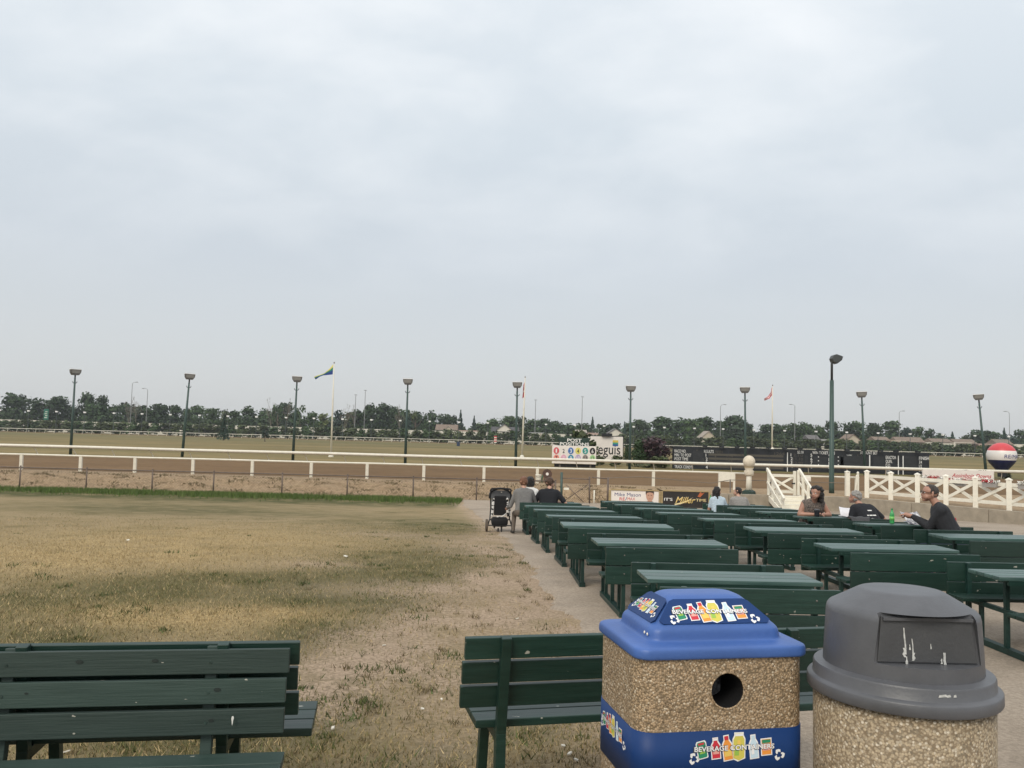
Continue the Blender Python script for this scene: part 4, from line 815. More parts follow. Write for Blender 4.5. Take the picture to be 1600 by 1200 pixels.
pts = [(.15*math.cos(u), 0, .34-.10*math.sin(u)) for u in np.linspace(0, math.pi, 8)]; MB().tube([(x, -.15, z) for x, y, z in pts], .008, 5).build('handle', GALV, t)
# white posts by the lone lamp
for px, w_, top, lab in ((1324, .19, 737.5, 'thick white square post standing between the lone lamp and the cross-braced fence'), (1340.5, .085, 739, 'slim white post close to the first post of the cross-braced fence'), (1335.5, .075, 744, 'leaning slim white stake between the thick white post and the fence')):
    p = at(px, 774, 40.8); h = at(px, top, 40.8).z-TZ; t = thing('white_post', lab, 'post', (p.x, 40.8, TZ)); MB().box((0, 0, h/2), (w_, w_, h)).build('shaft', WHITE, t, bevel=.006, seg=1); MB().lathe([(w_*.8, 0), (w_*.8, .02), (.01, .07)], 4, (0, 0, h)).build('cap', WHITE, t)
    if px == 1335.5: t.rotation_euler.y = rad(6)
# steps over the wall
st = thing('steps', 'white wooden steps with sloping handrails climbing over the concrete wall', 'steps', (12.75, 39.25, -1.1))
sx0, sx1 = -.72, .78; yb, yt = -2.3, .35; ht = .66
for k in range(4): 
    z = ht*(k+1)/4; y0 = -1.5+.42*k; MB().box((0.03, y0+.21, z-.025), (sx1-sx0-.1, .46, .05)).build('tread', WHITE, st); MB().box((0.03, y0+.01, z-.105), (sx1-sx0-.12, .03, .11)).build('riser', WHITE, st)
for s, x in ((0, sx0), (1, sx1)):
    MB().bar((x, -1.62, .02), (x, .30, ht-.08), .05, .24).build('stringer', WHITE, st)
    MB().bar((x, -2.05, .62), (x, .42, 1.86), .09, .13).build('handrail', WHITE, st); MB().bar((x, -1.75, .30), (x, .38, 1.25), .05, .10).build('mid_rail', WHITE, st)
    for y, zb, zt_ in ((-1.72, .0, .80), (-.95, .15, 1.2), (-.28, .45, 1.54), (.36, .5, 1.84)): MB().box((x+(.055 if s == 0 else -.055), y, (zb+zt_)/2), (.10, .11, zt_-zb)).build('post', WHITE, st)
sg = thing('step_gate', 'white X-braced gate at the head of the wooden steps', 'gate', (12.78, 39.85, TZ))
for x in (-.60, .60): MB().box((x, 0, .58), (.12, .10, 1.16)).build('post', WHITE, sg)
for z in (.93, .18): MB().box((0, 0, z), (1.08, .05, .13)).build('rail', WHITE, sg)
MB().bar((-.54, .03, .24), (.54, .03, .87), .03, .10).build('brace', WHITE, sg); MB().bar((-.54, -.03, .87), (.54, -.03, .24), .03, .10).build('brace', WHITE, sg)
for x in (-.58, .58): MB().box((x*.9, -.07, .58), (.16, .03, .06)).build('hinge', SIGNK, sg)

# ================================================================== PICNIC TABLES
def make_table(planks, label, group):
    """table with a backed seat on each long side, on two steel end frames"""
    t = thing('picnic_table', label, 'picnic table', (0, 0, 0), 0, group); Ln = 1.48
    pw = .52/planks
    for k in range(planks): MB().box((0, -.26+pw*(k+.5), .722), (Ln, pw-.015, .036)).build('table_plank', WOODT, t, bevel=.004, seg=1)
    MB().box((0, -.245, .684), (Ln-.16, .03, .04)).build('table_apron', WOOD, t); 
    for s in (-1, 1):
        for k, z in enumerate((.652, .452)):
            MB().box((0, s*.655, z), (Ln-.04, .034, .19)).build('back_board', WOOD, t, bevel=.005, seg=1)
        for x in (-.52, .52):
            for z in (.665, .47): mb = MB(); mb.ball((x, s*.672, z), .0075, 6); mb.build('bolt', GALV, t)
        for k in range(2): MB().box((0, s*(.40+.135*k), .425), (Ln, .125, .036)).build('seat_plank', WOOD, t, bevel=.004, seg=1)
    for e in (-1, 1):
        x = e*.52
        fr = MB(); fr.box((x, 0, .03), (.075, 1.26, .055)); fr.box((x, 0, .385), (.045, 1.16, .04)); fr.box((x, 0, .684), (.045, .50, .035)); fr.build('end_frame', STEEL, t)
        for y, zt_, r_ in ((-.62, .745, .042), (-.40, .40, .036), (0, .70, .04), (.40, .40, .036), (.62, .745, .042)): MB().box((x, y, (zt_+.05)/2), (r_, r_, zt_-.05)).build('leg', STEEL, t)
    return t
TAB = {'A': [(1.17, 7.62), (.99, 10.02), (.73, 11.82), (.62, 13.75), (.48, 16.05), (.35, 18.05), (.20, 20.55)],
       'B': [(4.46-.0, 8.24), (3.63, 10.09), (3.28, 11.85), (3.14, 14.06), (2.81, 16.18), (2.72, 18.25), (2.57, 20.55), (2.51, 22.74)],
       'C': [(5.72, 11.58), (5.60, 13.79), (5.39, 16.07), (5.24, 18.0), (5.20, 20.15), (5.26, 22.6)]}
ROW = {'A': 'row beside the lawn', 'B': 'middle row', 'C': 'row nearest the concrete wall'}
G_T = 'dark green picnic tables with backed seats'
protoA = make_table(3, '', G_T); protoB = make_table(4, '', G_T); used = {protoA: False, protoB: False}
TPOS = {}
for c in 'ABC':
    for i, (x, yf) in enumerate(TAB[c]):
        pr = protoB if (c == 'B' and i < 2) or (c == 'C' and i == 1) else protoA
        o = pr if not used[pr] else copy_tree(pr); used[pr] = True
        ce = Vector((x+.735, yf-.22, 0)); ce.z = gz(0, ce.y)+.016; o.location = ce
        slope = math.atan(.045) if ce.y > 12 else 0
        o.rotation_euler = (-slope, 0, rad(2.6)+random.uniform(-.018, .018)); TPOS[c, i] = o
        n_ = len(TAB[c])
        o['label'] = 'dark green picnic table, %s in the %s' % ('nearest' if i == 0 else 'farthest' if i == n_-1 else ordinal(i)+' from the front', ROW[c])

# ================================================================== PARK BENCHES
def make_bench(label, loc, rotz, face, Ln=2.4, m=WOODG, posts=None, sdx=0):
    """face=-1: the sitter looks along local -y"""
    t = thing('park_bench', label, 'bench', loc, rotz, None); f_ = face
    for k in range(3):
        z = .575+.125*k; y = -f_*(.028+.03*k); MB().box((0, y, z), (Ln-.012*k*random.uniform(-1, 1), .036, .108), (f_*rad(6), 0, 0)).build('back_slat', m, t, bevel=.004)
    for k in range(3): MB().box((sdx*f_, f_*(.065+.145*k), .425), (Ln+.02, .135, .04)).build('seat_plank', m, t, bevel=.005)
    for x in (posts or (-Ln/2+.34, 0, Ln/2-.34)):
        l_ = MB(); l_.bar((x, -f_*.055, .40), (x, -f_*.135, .885), .05, .05); l_.build('back_post', m, t, bevel=.004)
        MB().bar((x, -f_*.05, .0), (x, -f_*.05, .40), .05, .06, (0, 1, 0)).build('leg', m, t, bevel=.004); MB().bar((x, f_*.40, .0), (x, f_*.33, .40), .05, .06, (0, 1, 0)).build('leg', m, t, bevel=.004)
        MB().box((x, f_*.18, .38), (.05, .46, .05)).build('seat_bearer', m, t)
        for k in range(3):
            mb = MB(); y = -f_*(.028+.03*k); mb.tube([(x, y+f_*.0215, .575+.125*k), (x, y-f_*.062, .575+.125*k)], .0065, 8); mb.build('bolt', m, t)
    return t
def end_at(X, Y, yaw, Ln, side): return (X-side*math.cos(yaw)*Ln/2, Y-side*math.sin(yaw)*Ln/2, 0)
yw = rad(9)
make_bench('grey-green bench facing the viewer, back to back with another bench', tuple(Vector(end_at(-.99, 3.90, yw, 2.4, 1))+Vector((0, 0, .02))), yw, -1)
make_bench('dark green bench facing the track, behind the grey-green bench', tuple(Vector(end_at(-.985, 4.16, yw, 2.4, 1))+Vector((0, 0, .035))), yw, 1, m=WOOD, sdx=.055)
yw = rad(13)
make_bench('dark green bench with chipped top slat facing the track beside the blue-lidded bin', tuple(Vector(end_at(-.225, 4.32, yw, 2.05, -1))+Vector((0, 0, .035))), yw, 1, sdx=.10, Ln=2.05, m=WOOD, posts=(-.82, .75))

# ================================================================== BINS
AGG = aggregate('pebble_aggregate', 135, (.14, .10, .06), (.40, .285, .175), (.70, .60, .46)); AGG2 = aggregate('pebble_aggregate_round', 100, (.16, .125, .08), (.37, .29, .19), (.64, .56, .44))
BLUE = mat('blue_plastic', (.050, .118, .35), .46, .17, 2.4, .08, 70); GREY = mat('grey_plastic', (.088, .090, .098), .42, .24, 3.2, .05, 90)
LBL = mat('label_blue', (.006, .036, .145), .5, .1, 3, spec=.3); HOLE = mat('bin_dark', (.006, .006, .007), .7, .2, 5)
def rrect(a, b, r_, n=7):
    o = []
    for cx, cy, s in ((a-r_, b-r_, 0), (-a+r_, b-r_, 1), (-a+r_, -b+r_, 2), (a-r_, -b+r_, 3)):
        for k in range(n): u = math.pi/2*(s+k/(n-1)); o.append((cx+r_*math.cos(u), cy+r_*math.sin(u)))
    return o
def loft(rings, mb=None):
    mb = mb or MB(); k = len(rings[0][0]); vs = []; fs = []
    for pts, z in rings: vs += [(x, y, z) for x, y in pts]
    for i in range(len(rings)-1):
        for j in range(k): fs.append((i*k+j, i*k+(j+1) % k, (i+1)*k+(j+1) % k, (i+1)*k+j))
    fs += [tuple(range(k-1, -1, -1)), tuple((len(rings)-1)*k+j for j in range(k))]; return mb.add(vs, fs)
bw = rad(11)
bb = thing('recycling_bin', 'square pebbled recycling bin with blue lid and beverage container labels', 'recycling bin', (.762, 3.405, -.012), bw)
body = loft([(rrect(.325, .237, .075), 0), (rrect(.333, .245, .075), .03), (rrect(.333, .245, .075), 1.135)]).mesh('body', [AGG, HOLE], True)
cut = MB(); cut.tube([(.012, -.40, 1.006), (.012, -.03, 1.006)], .063, 40); cut = cut.mesh('cut', [AGG, HOLE]); 
for p in cut.polygons: p.material_index = 1
def setup(o):
    c = bpy.data.objects.new('cutter', cut); COL.objects.link(c); c.hide_render = True
    b = o.modifiers.new('hole', 'BOOLEAN'); b.operation = 'DIFFERENCE'; b.object = c; b.solver = 'EXACT'; bpy.context.view_layer.update(); return [c]
me = evaluated(body, setup); me.name = 'body'; o = link('body', me, bb)
es = o.modifiers.new('split', 'EDGE_SPLIT'); es.split_angle = rad(40)
mb = MB(); mb.tube([(.012+.066*math.cos(u), -.2452, 1.006+.066*math.sin(u)) for u in np.linspace(0, 2*math.pi, 40)], .004, 6); mb.build('hole_rim', AGG, bb, smooth=True)
q = MB(); q.add([(-.02, -.09, .93), (.05, -.1, .93), (.07, -.07, 1.03), (.0, -.07, 1.04)], [(0, 1, 2, 3)]); q.build('bag_liner', mat('bag_black', (.02, .02, .024), .3, .3, 12, .6, 30), bb)
bnd = loft([(rrect(.3365, .2485, .078), .66), (rrect(.3365, .2485, .078), .865)]); bnd.build('label_band', LBL, bb, smooth=False)
for p in bb.children[-1].data.polygons: p.use_smooth = abs(p.normal.z) < .5
Z0 = 1.12
def lid_rings(): return [(rrect(.332, .249, .055), Z0), (rrect(.341, .258, .06), Z0+.004), (rrect(.344, .261, .06), Z0+.012), (rrect(.343, .260, .06), Z0+.038), (rrect(.334, .251, .055), Z0+.047), (rrect(.284, .206, .05), Z0+.050), (rrect(.272, .194, .05), Z0+.054), (rrect(.268, .190, .05), Z0+.060), (rrect(.265, .187, .05), Z0+.088), (rrect(.258, .180, .05), Z0+.099), (rrect(.246, .168, .05), Z0+.109), (rrect(.163, .086, .045), Z0+.190), (rrect(.150, .074, .045), Z0+.198), (rrect(.128, .060, .045), Z0+.203), (rrect(.06, .03, .02), Z0+.205)]
o = loft(lid_rings()).build('lid', BLUE, bb, smooth=True); o.modifiers.new('soft', 'SUBSURF').levels = 1; o.modifiers['soft'].render_levels = 2
for x in (-.245, -.215): mb = MB(); mb.ball((-.268, x+.09, Z0+.075), (.003, .006, .006), 8); mb.build('rivet', WHITE, bb)
DC = {k: ink('print_'+k, c) for k, c in dict(green=(.02, .24, .12), red=(.58, .03, .05), orange=(.80, .30, .05), yellow=(.62, .55, .10), pale=(.55, .70, .80), white=(.82, .82, .82), dark=(.06, .06, .07), lime=(.30, .50, .08), gold=(.80, .55, .12), pink=(.75, .35, .30)).items()}
def decal(parent, o, ax, ay, w_, scale_y=1.0):
    """six drink containers, lettering and two recycling marks, printed flat; o = centre, w_ = distance between the marks"""
    o, ax, ay = Vector(o), Vector(ax).normalized(), Vector(ay).normalized(); nn = ax.cross(ay)
    mbs = {}
    def poly(pts, c, lv, cx, cy, rot=0):
        cs, sn = math.cos(rot), math.sin(rot); q = [((cx+x*cs-y*sn)*w_, (cy+x*sn+y*cs)*w_*scale_y) for x, y in pts]
        mbs.setdefault(c, MB()).prism(q, o+nn*(.0012+.0006*lv), ax, ay, 0)
    def grow(pts, g): 
        mx_ = sum(p[0] for p in pts)/len(pts); my_ = sum(p[1] for p in pts)/len(pts); return [(x+g*(1 if x > mx_ else -1), y+g*(1 if y > my_ else -1)) for x, y in pts]
    def rc(x0, y0, x1, y1): return [(x0, y0), (x1, y0), (x1, y1), (x0, y1)]
    can = [(-.05, -.075), (-.04, -.085), (.04, -.085), (.05, -.075), (.05, .065), (.035, .085), (-.035, .085), (-.05, .065)]
    bot = lambda w, h, n_: [(-w, -h), (w, -h), (w, h*.25), (n_, h*.62), (n_, h), (-n_, h), (-n_, h*.62), (-w, h*.25)]
    cart = [(-.065, -.115), (0, -.145), (.065, -.115), (.065, .075), (.045, .115), (.045, .145), (-.045, .145), (-.045, .115), (-.065, .075)]
    for pts, cx, cy, rot, c1, extra in ((can, -.41, -.01, .2, 'green', (('lime', rc(-.03, -.04, .03, .0)), ('red', rc(-.035, .055, .035, .075)))), (bot(.046, .105, .022), -.25, 0, .08, 'red', (('pink', rc(-.034, -.06, .034, -.01)), ('white', rc(-.024, .084, .024, .104)))), (bot(.05, .128, .022), -.115, 0, .14, 'orange', (('gold', rc(-.042, -.09, .042, -.02)), ('red', rc(-.024, .085, .024, .126)))), (cart, .02, .005, 0, 'yellow', (('gold', rc(-.018, .03, .018, .07)), ('lime', rc(-.05, -.09, .0, -.03)), ('white', rc(-.044, .116, .044, .143)))), (bot(.044, .12, .02), .195, 0, .1, 'pale', (('white', rc(-.034, -.08, .0, .02)), ('pale', rc(-.02, .09, .02, .118)))), ([(-.055, -.085), (.055, -.085), (.055, .08), (-.055, .08)], .345, -.005, .06, 'orange', (('green', rc(-.05, .04, .05, .075)), ('pink', rc(-.045, -.04, .045, .03))))):
        poly(grow(pts, .011), 'white', 0, cx, cy, rot); poly(pts, c1, 1, cx, cy, rot)
        for c2, p2 in extra: poly(p2, c2, 2, cx, cy, rot)
    for sx in (-.5, .5):
        for k in range(3):
            a = k*2*math.pi/3
            def P(r_, dg): return (r_*math.cos(a+rad(dg)), r_*math.sin(a+rad(dg)))
            poly([P(.030, 60), P(.058, 78), P(.062, 100), P(.036, 118), P(.033, 96)], 'white', 0, sx, -.10); poly([P(.062, 100), P(.068, 128), P(.050, 150), P(.036, 166), P(.022, 150), P(.036, 118)], 'white', 0, sx, -.10); 
    root = None
    for c, m_ in mbs.items(): tag(m_.build('container_print' if c != 'white' else 'white_print', DC[c], parent), kind='stuff')
    k = w_
    text('BEVERAGE CONTAINERS', .058*k*scale_y, DC['dark'], parent, o+nn*.0034+ax*(-.512*k)-ay*(.030*k*scale_y), ax, ay, .95*k, bold=.036, lift=0)
    text('BEVERAGE CONTAINERS', .050*k*scale_y, DC['white'], parent, o+nn*.0042+ax*(-.50*k)-ay*(.024*k*scale_y), ax, ay, .935*k, bold=.022, lift=0)
decal(bb, (.050, -.2489, .803), (1, 0, 0), (0, 0, 1), .335)
decal(bb, (-.3368, .02, .803), (0, -1, 0), (0, 0, 1), .27)
def slope_label(a, b, c, d):
    return None
# labels on the two visible slopes of the lid
for ax, p_lo, p_hi, half_lo, half_hi, kw in (((1, 0, 0), (0, -.1725, Z0+.1075), (0, -.0865, Z0+.1905), .230, .150, .325), ((0, -1, 0), (-.2505, 0, Z0+.1075), (-.1635, 0, Z0+.1905), .152, .085, .215)):
    ax = Vector(ax); lo, hi = Vector(p_lo), Vector(p_hi); up = (hi-lo); ln = up.length; up /= ln; nn = ax.cross(up)
    pts = [(-half_lo+.02, .006), (half_lo-.02, .006), (half_lo-.006, .022), (half_hi+.012, ln-.012), (half_hi-.008, ln-.003), (-half_hi+.008, ln-.003), (-half_hi-.012, ln-.012), (-half_lo+.006, .022)]
    MB().prism(pts, lo+nn*.0005, ax, up, .002).build('lid_label', LBL, bb)
    decal(bb, lo+up*(ln*.47)+nn*.0026, ax, up, kw, 1.0)
# round bin
gb = thing('litter_bin', 'round pebbled litter bin with grey dome lid and swing flap', 'litter bin', (1.452, 3.15, .141), rad(1)); gb.scale = (.885, .885, .885)
MB().lathe([(.325, -.159), (.335, -.13), (.342, .5), (.345, .99)], 64).build('body', AGG2, gb, smooth=True)
for p in gb.children[-1].data.polygons: p.use_smooth = abs(p.normal.z) < .5
G0 = .985
ring = MB().lathe([(.352, G0), (.366, G0+.003), (.370, G0+.010), (.369, G0+.046), (.365, G0+.052), (.350, G0+.056), (.346, G0+.060), (.345, G0+.098), (.341, G0+.105), (.312, G0+.110), (.304, G0+.112), (.3, G0+.13)], 80).build('lid_ring', GREY, gb, smooth=True); ring.modifiers.new('split', 'EDGE_SPLIT').split_angle = rad(48)
D0 = G0+.126
dome = MB().lathe([(.306, D0-.02), (.304, D0+.02), (.294, D0+.195), (.290, D0+.212), (.280, D0+.224), (.262, D0+.234), (.170, D0+.286), (.158, D0+.291), (.140, D0+.293), (.05, D0+.294)], 72).mesh('dome', [GREY], True)
cutm = MB(); ca = .0
cutm.add([(-.212, -.36, D0+.042), (.205, -.36, D0+.042), (.205, -.215, D0+.042), (-.212, -.215, D0+.042), (-.190, -.36, D0+.232), (.185, -.36, D0+.232), (.185, -.196, D0+.232), (-.190, -.196, D0+.232)], [(0, 3, 2, 1), (4, 5, 6, 7), (0, 1, 5, 4), (1, 2, 6, 5), (2, 3, 7, 6), (3, 0, 4, 7)]); cut = cutm.mesh('cut', [GREY])
o = link('dome', evaluated(dome, setup), gb); o.data.name = 'dome'
es = o.modifiers.new('split', 'EDGE_SPLIT'); es.split_angle = rad(32)
fp = MB(); fp.add([(-.200, -.224, D0+.047), (.192, -.224, D0+.047), (.176, -.210, D0+.222), (-.180, -.210, D0+.222), (-.200, -.213, D0+.047), (.192, -.213, D0+.047), (.176, -.199, D0+.222), (-.180, -.199, D0+.222)], [(0, 1, 2, 3), (7, 6, 5, 4), (0, 4, 5, 1), (1, 5, 6, 2), (2, 6, 7, 3), (3, 7, 4, 0)])
flap = fp.build('flap', mat('grey_flap', (.058, .059, .062), .5, .15, 5, .1, 60), gb, bevel=.003)
MB().box((0, -.217, D0+.212), (.352, .014, .012)).build('hinge_bar', GREY, flap)
scr = MB(); nrm = Vector((0, -.993, .116))
for x, z, l_, w_ in ((-.092, .128, .10, .006), (-.094, .085, .035, .010), (-.062, .10, .075, .004), (-.060, .07, .030, .009), (-.073, .105, .02, .005), (.062, .065, .045, .007), (.05, .055, .02, .006), (-.088, .055, .03, .006), (.01, .11, .02, .003)):
    pts = [(random.uniform(-w_, w_)*.5+w_*(.5 if k < 4 else -.5), (-.5+k/3 if k < 4 else .5-(k-4)/3)*l_) for k in range(8)]; y = -.224+.014*(z-.047)/.175
    scr.prism(pts, (x, y-.0018, D0+z), (1, 0, 0), (0, .08, .997), 0)
tag(scr.build('scratch', mat('scuff_white', (.50, .50, .48), .7, .35, 60), flap), kind='stuff')
sc2 = MB()
for x, w_ in ((-.01, .018), (.012, .008), (.035, .006)): sc2.add([(x-w_, -.3468, G0+.078), (x+w_, -.3466, G0+.081), (x+w_*.6, -.3462, G0+.090), (x-w_*.8, -.3463, G0+.087)], [(0, 1, 2, 3)])
tag(sc2.build('scratch', MATS['scuff_white'], gb), kind='stuff')
# bird-lime drip on the near bench
nb = [o for o in bpy.data.objects if o.name.startswith('park_bench') and o.get('label', '').startswith('grey-green')][0]
MB().prism([(x*.45, z*.5) for x, z in [(-.012, .0), (-.008, .018), (.006, .02), (.012, .004), (.006, -.018), (.003, -.045), (-.002, -.062), (-.006, -.04)][::-1]], (.98, -.012, .60), (1, 0, 0), (0, .02, 1), .002).build('bird_lime', mat('bird_lime', (.75, .74, .70), .8), nb)

KNOT = mat('wood_knot', (.008, .016, .013), .7)
for x, k_, w_ in ((.90, 1, .016), (.885, 0, .012), (.62, 2, .015), (.30, 2, .016), (.10, 1, .008), (-.1, 2, .014)): MB().prism([(w_*math.cos(u), w_*.55*math.sin(u)) for u in np.linspace(0, 2*math.pi, 11)[:-1]], (x, .028+.03*k_-.0195, .575+.125*k_+.012), (1, 0, 0), (0, .104, .995), .0006).build('knot', KNOT, nb)
# ================================================================== PEOPLE
SKIN = mat('skin_light', (.50, .285, .205), .5, .08, 12); SKIN2 = mat('skin_tan', (.38, .20, .14), .5, .08, 12); LIP = mat('lip', (.34, .11, .10), .5); EYEW = mat('eye_white', (.75, .73, .70), .3); EYED = mat('eye_dark', (.02, .015, .012), .2)
def hairm(n, c): return mat('hair_'+n, c, .5, .45, 60, .7, 220)
HBR, HDK, HGR, HRD = hairm('brown', (.07, .035, .02)), hairm('black', (.014, .011, .010)), hairm('grey', (.30, .28, .26)), hairm('ginger', (.19, .085, .045))
def fab(n, c, c2=None, sc=30): return mat('cloth_'+n, c, .9, .18, sc, .35, 90, col2=c2)
CGREY, CBLK, CNAVY, CBLUE, CGR2, CPRT, CJKT, CWHT, CJEAN, CKHK = fab('grey', (.17, .165, .16)), fab('black', (.010, .011, .015)), fab('navy', (.014, .016, .026)), fab('pale_blue', (.44, .53, .60)), fab('heather', (.26, .245, .23)), fab('print', (.03, .028, .028), (.24, .19, .16), 34), fab('charcoal', (.022, .023, .027)), fab('white', (.72, .71, .69)), fab('denim', (.045, .06, .10)), fab('taupe', (.13, .105, .085))
SHOE = mat('shoe_dark', (.02, .018, .016), .6)
def rot2(v, a): return Vector((v[0]*math.cos(a)-v[1]*math.sin(a), v[0]*math.sin(a)+v[1]*math.cos(a), v[2]))
def person(label, loc, yaw, top, legs, skin=SKIN, hair=('short', HBR), build=1.0, lean=10, side=0, twist=0, head=(0, 0), arms=None, sleeve=1.0, collar=.5, legpose='sit', vox=.011, glasses=False, skirt=None, scale=1.0, seat=.44, hang=0, group='people seated at the picnic tables'):
    """seated figure: one continuous body grown from tapered limbs; local +y is where the hips face"""
    t = thing('person', label, 'person', loc, yaw, group); t.scale = (scale,)*3
    mats = [skin, top, legs, SHOE]; SK, TP, LG, SH = 0, 1, 2, 3; prim = []
    def cap(p0, r0, p1, r1, m): prim.append((Vector(p0), r0, Vector(p1), r1, m))
    b = build; hz = seat+.10; la, sa, tw = rad(lean), rad(side), rad(twist)
    def sp(x, y, z):                                     # spine frame: leans forward / sideways, twists with height
        k = max(0, min(1, (z-hz)/.45)); v = rot2((x, y, 0), tw*k); zz = z-hz
        return Vector((v.x+zz*math.sin(sa), v.y+zz*math.sin(la), hz+zz*math.cos(la)*math.cos(sa)))
    cap((-.085*b, 0, hz), .125*b, (.085*b, 0, hz), .125*b, LG)
    keys = [(0, .085, 0, .122), (.13, .072, .0, .118), (.27, .088, .012, .114), (.38, .106, .01, .106), (.44, .128, .0, .088), (.475, .150, -.005, .068)]
    for z in np.linspace(.04, .475, 13): w_, y_, r_ = (float(np.interp(z, [q[0] for q in keys], [q[c] for q in keys])) for c in (1, 2, 3)); cap(sp(-w_*b, y_, hz+z), r_*b, sp(w_*b, y_, hz+z), r_*b, TP)
    cap(sp(-.07, -.01, hz+.505), .062, sp(.07, -.01, hz+.505), .062, TP); cap(sp(-.10*b, -.01, hz+.49), .060, sp(.10*b, -.01, hz+.49), .060, TP)
    nk, hb = sp(0, 0, hz+.50), sp(0, .02, hz+.60); cap(nk, .060, hb, .054, SK)
    hy, hp = rad(head[0]), rad(head[1]); RH = Matrix.Rotation(tw+hy, 3, 'Z') @ Matrix.Rotation(-hp, 3, 'X'); hc = sp(0, .03, hz+.685)
    def hd(x, y, z): return hc+RH @ Vector((x, y, z))
    for p0, r0, p1, r1 in (((0, -.022, .03), .088, (0, .012, .035), .084), ((0, .0, -.02), .076, (0, .035, -.035), .066), ((0, .045, -.075), .042, (0, .06, -.088), .030), ((-.03, .05, -.05), .038, (.03, .05, -.05), .038), ((0, .092, .005), .010, (0, .108, -.028), .014), ((-.014, .098, -.032), .010, (.014, .098, -.032), .010), ((-.035, .082, .028), .013, (.035, .082, .028), .013), ((-.018, .094, -.064), .008, (.018, .094, -.064), .008), ((-.085, -.005, .012), .012, (-.088, -.012, -.03), .011), ((.085, -.005, .012), .012, (.088, -.012, -.03), .011)): cap(hd(*p0), r0, hd(*p1), r1, SK)
    # legs
    for s in (-1, 1):
        if legpose == 'sit': kn, an, to = (s*.12, .42, seat+.05), (s*.13, .40, .09), (s*.14, .55, .045)
        else: kn, an, to = [(s*q[0] if q[0] else s*.1, q[1], q[2]) for q in legpose]
        cap((s*.09*b, .03, hz-.01), .088*b, kn, .062, LG); cap(kn, .060, an, .042, LG); cap((an[0], an[1]-.02, .05), .038, to, .034, SH)
    # arms: (elbow, wrist, hand direction) in local coordinates
    for s, (el, wr, hdir) in zip((-1, 1), arms):
        sh = sp(s*.175*b, -.005, hz+.465); el, wr, hdir = Vector(el), Vector(wr), Vector(hdir).normalized()
        if sleeve >= 2: cap(sh, .062*b, el, .050*b, TP); cap(el, .050*b, wr-(wr-el).normalized()*.02, .037, TP); cap(wr-(wr-el).normalized()*.04, .030, wr, .028, SK)
        else:
            f_ = sleeve; mid = sh.lerp(el, f_) if f_ < 1 else el
            if f_ > 0: cap(sh, .062*b, mid, .058*b, TP)
            cap(sh if f_ <= 0 else mid, .052*b if f_ <= 0 else .050*b, el, .044*b, SK); cap(el, .044*b, wr, .029, SK)
        pal = wr+hdir*.075; cap(wr+hdir*.02, .030, pal, .033, SK)
        sd_ = hdir.cross(Vector((0, 0, 1))); sd_ = sd_.normalized() if sd_.length > .05 else Vector((1, 0, 0)); dn = hdir.cross(sd_).normalized(); dn = dn if dn.z < 0 else -dn
        for q, l_ in zip((-.033, -.011, .011, .033), (.058, .072, .068, .052)):
            a = pal+sd_*q+hdir*.012; k1 = a+hdir*l_*.6+dn*.008; k2 = k1+hdir*l_*.35+dn*.026; cap(a, .0105, k1, .0095, SK); cap(k1, .0095, k2, .008, SK)
        th = wr+hdir*.035-sd_*s*.03; t1 = th+hdir*.035-sd_*s*.028; cap(th, .013, t1, .011, SK); cap(t1, .011, t1+hdir*.03+sd_*s*.004, .009, SK)
    mb = MB()
    for p0, r0, p1, r1, m in prim: mb.capsule(p0, r0, p1, r1, 12)
    def setup_(o):
        q = o.modifiers.new('skin', 'REMESH'); q.mode = 'VOXEL'; q.voxel_size = vox; q.use_smooth_shade = True
        q = o.modifiers.new('relax', 'SMOOTH'); q.factor = .5; q.iterations = 4
    me = evaluated(mb.mesh('body', skin), setup_); me.name = 'body'; me.materials.clear()
    for m in mats: me.materials.append(m)
    nf = len(me.polygons); ce = np.zeros(nf*3); me.polygons.foreach_get('center', ce); ce = ce.reshape(-1, 3); best = np.full(nf, 9.0); idx = np.zeros(nf, int)
    for p0, r0, p1, r1, m in prim:
        a, d = np.array(p0), np.array(p1-p0); L2 = max(1e-9, d @ d); u = np.clip(((ce-a) @ d)/L2, 0, 1); q = np.linalg.norm(ce-a-u[:, None]*d, axis=1)-(r0+(r1-r0)*u)
        k = q < best; best[k] = q[k]; idx[k] = m
    me.polygons.foreach_set('material_index', idx.tolist()); me.polygons.foreach_set('use_smooth', [True]*nf); me.update()
    link('body', me, t)
    # eyes, lips
    for s in (-1, 1): e = MB(); e.ball(hd(s*.034, .083, .006), (.014, .009, .008), 8, R=RH); eo = e.build('eye', EYEW, t, smooth=True); e = MB(); e.ball(hd(s*.034, .0905, .006), .0055, 8); e.build('pupil', EYED, eo)
    e = MB(); e.ball(hd(0, .0995, -.064), (.024, .006, .007), 8, R=RH); e.build('lips', LIP, t, smooth=True)
    # hair grown as lobes over the skull
    kind, hm = hair; hb_ = MB(); g = np.random.default_rng(len(label))
    def lob(x, y, z, r_): hb_.ball(hd(x, y, z), r_, 10, R=RH)
    if kind == 'bald':
        pts = []
        for _ in range(320):
            d = g.normal(0, 1, 3); d /= np.linalg.norm(d); x, y, z = d[0]*.074, d[1]*.088-.012, d[2]*.088+.030
            if y > .015+.02*g.random()+(.03 if z > .085 else 0) or z < -.05 or (abs(d[0]) > .6 and y > -.01 and z < .03): continue
            pts.append((x, y, z, .0185))
    else:
        pts = []
        for _ in range(150):
            d = g.normal(0, 1, 3); d /= np.linalg.norm(d); x, y, z = d[0]*.078, d[1]*.090-.012, d[2]*.092+.034
            if y > .045 and z < .095: continue
            if z < -.05 or (abs(d[0]) > .5 and y > .0 and z < .04): continue
            pts.append((x, y, z, .023+(.012*g.random() if kind != 'short' else .004*g.random())))
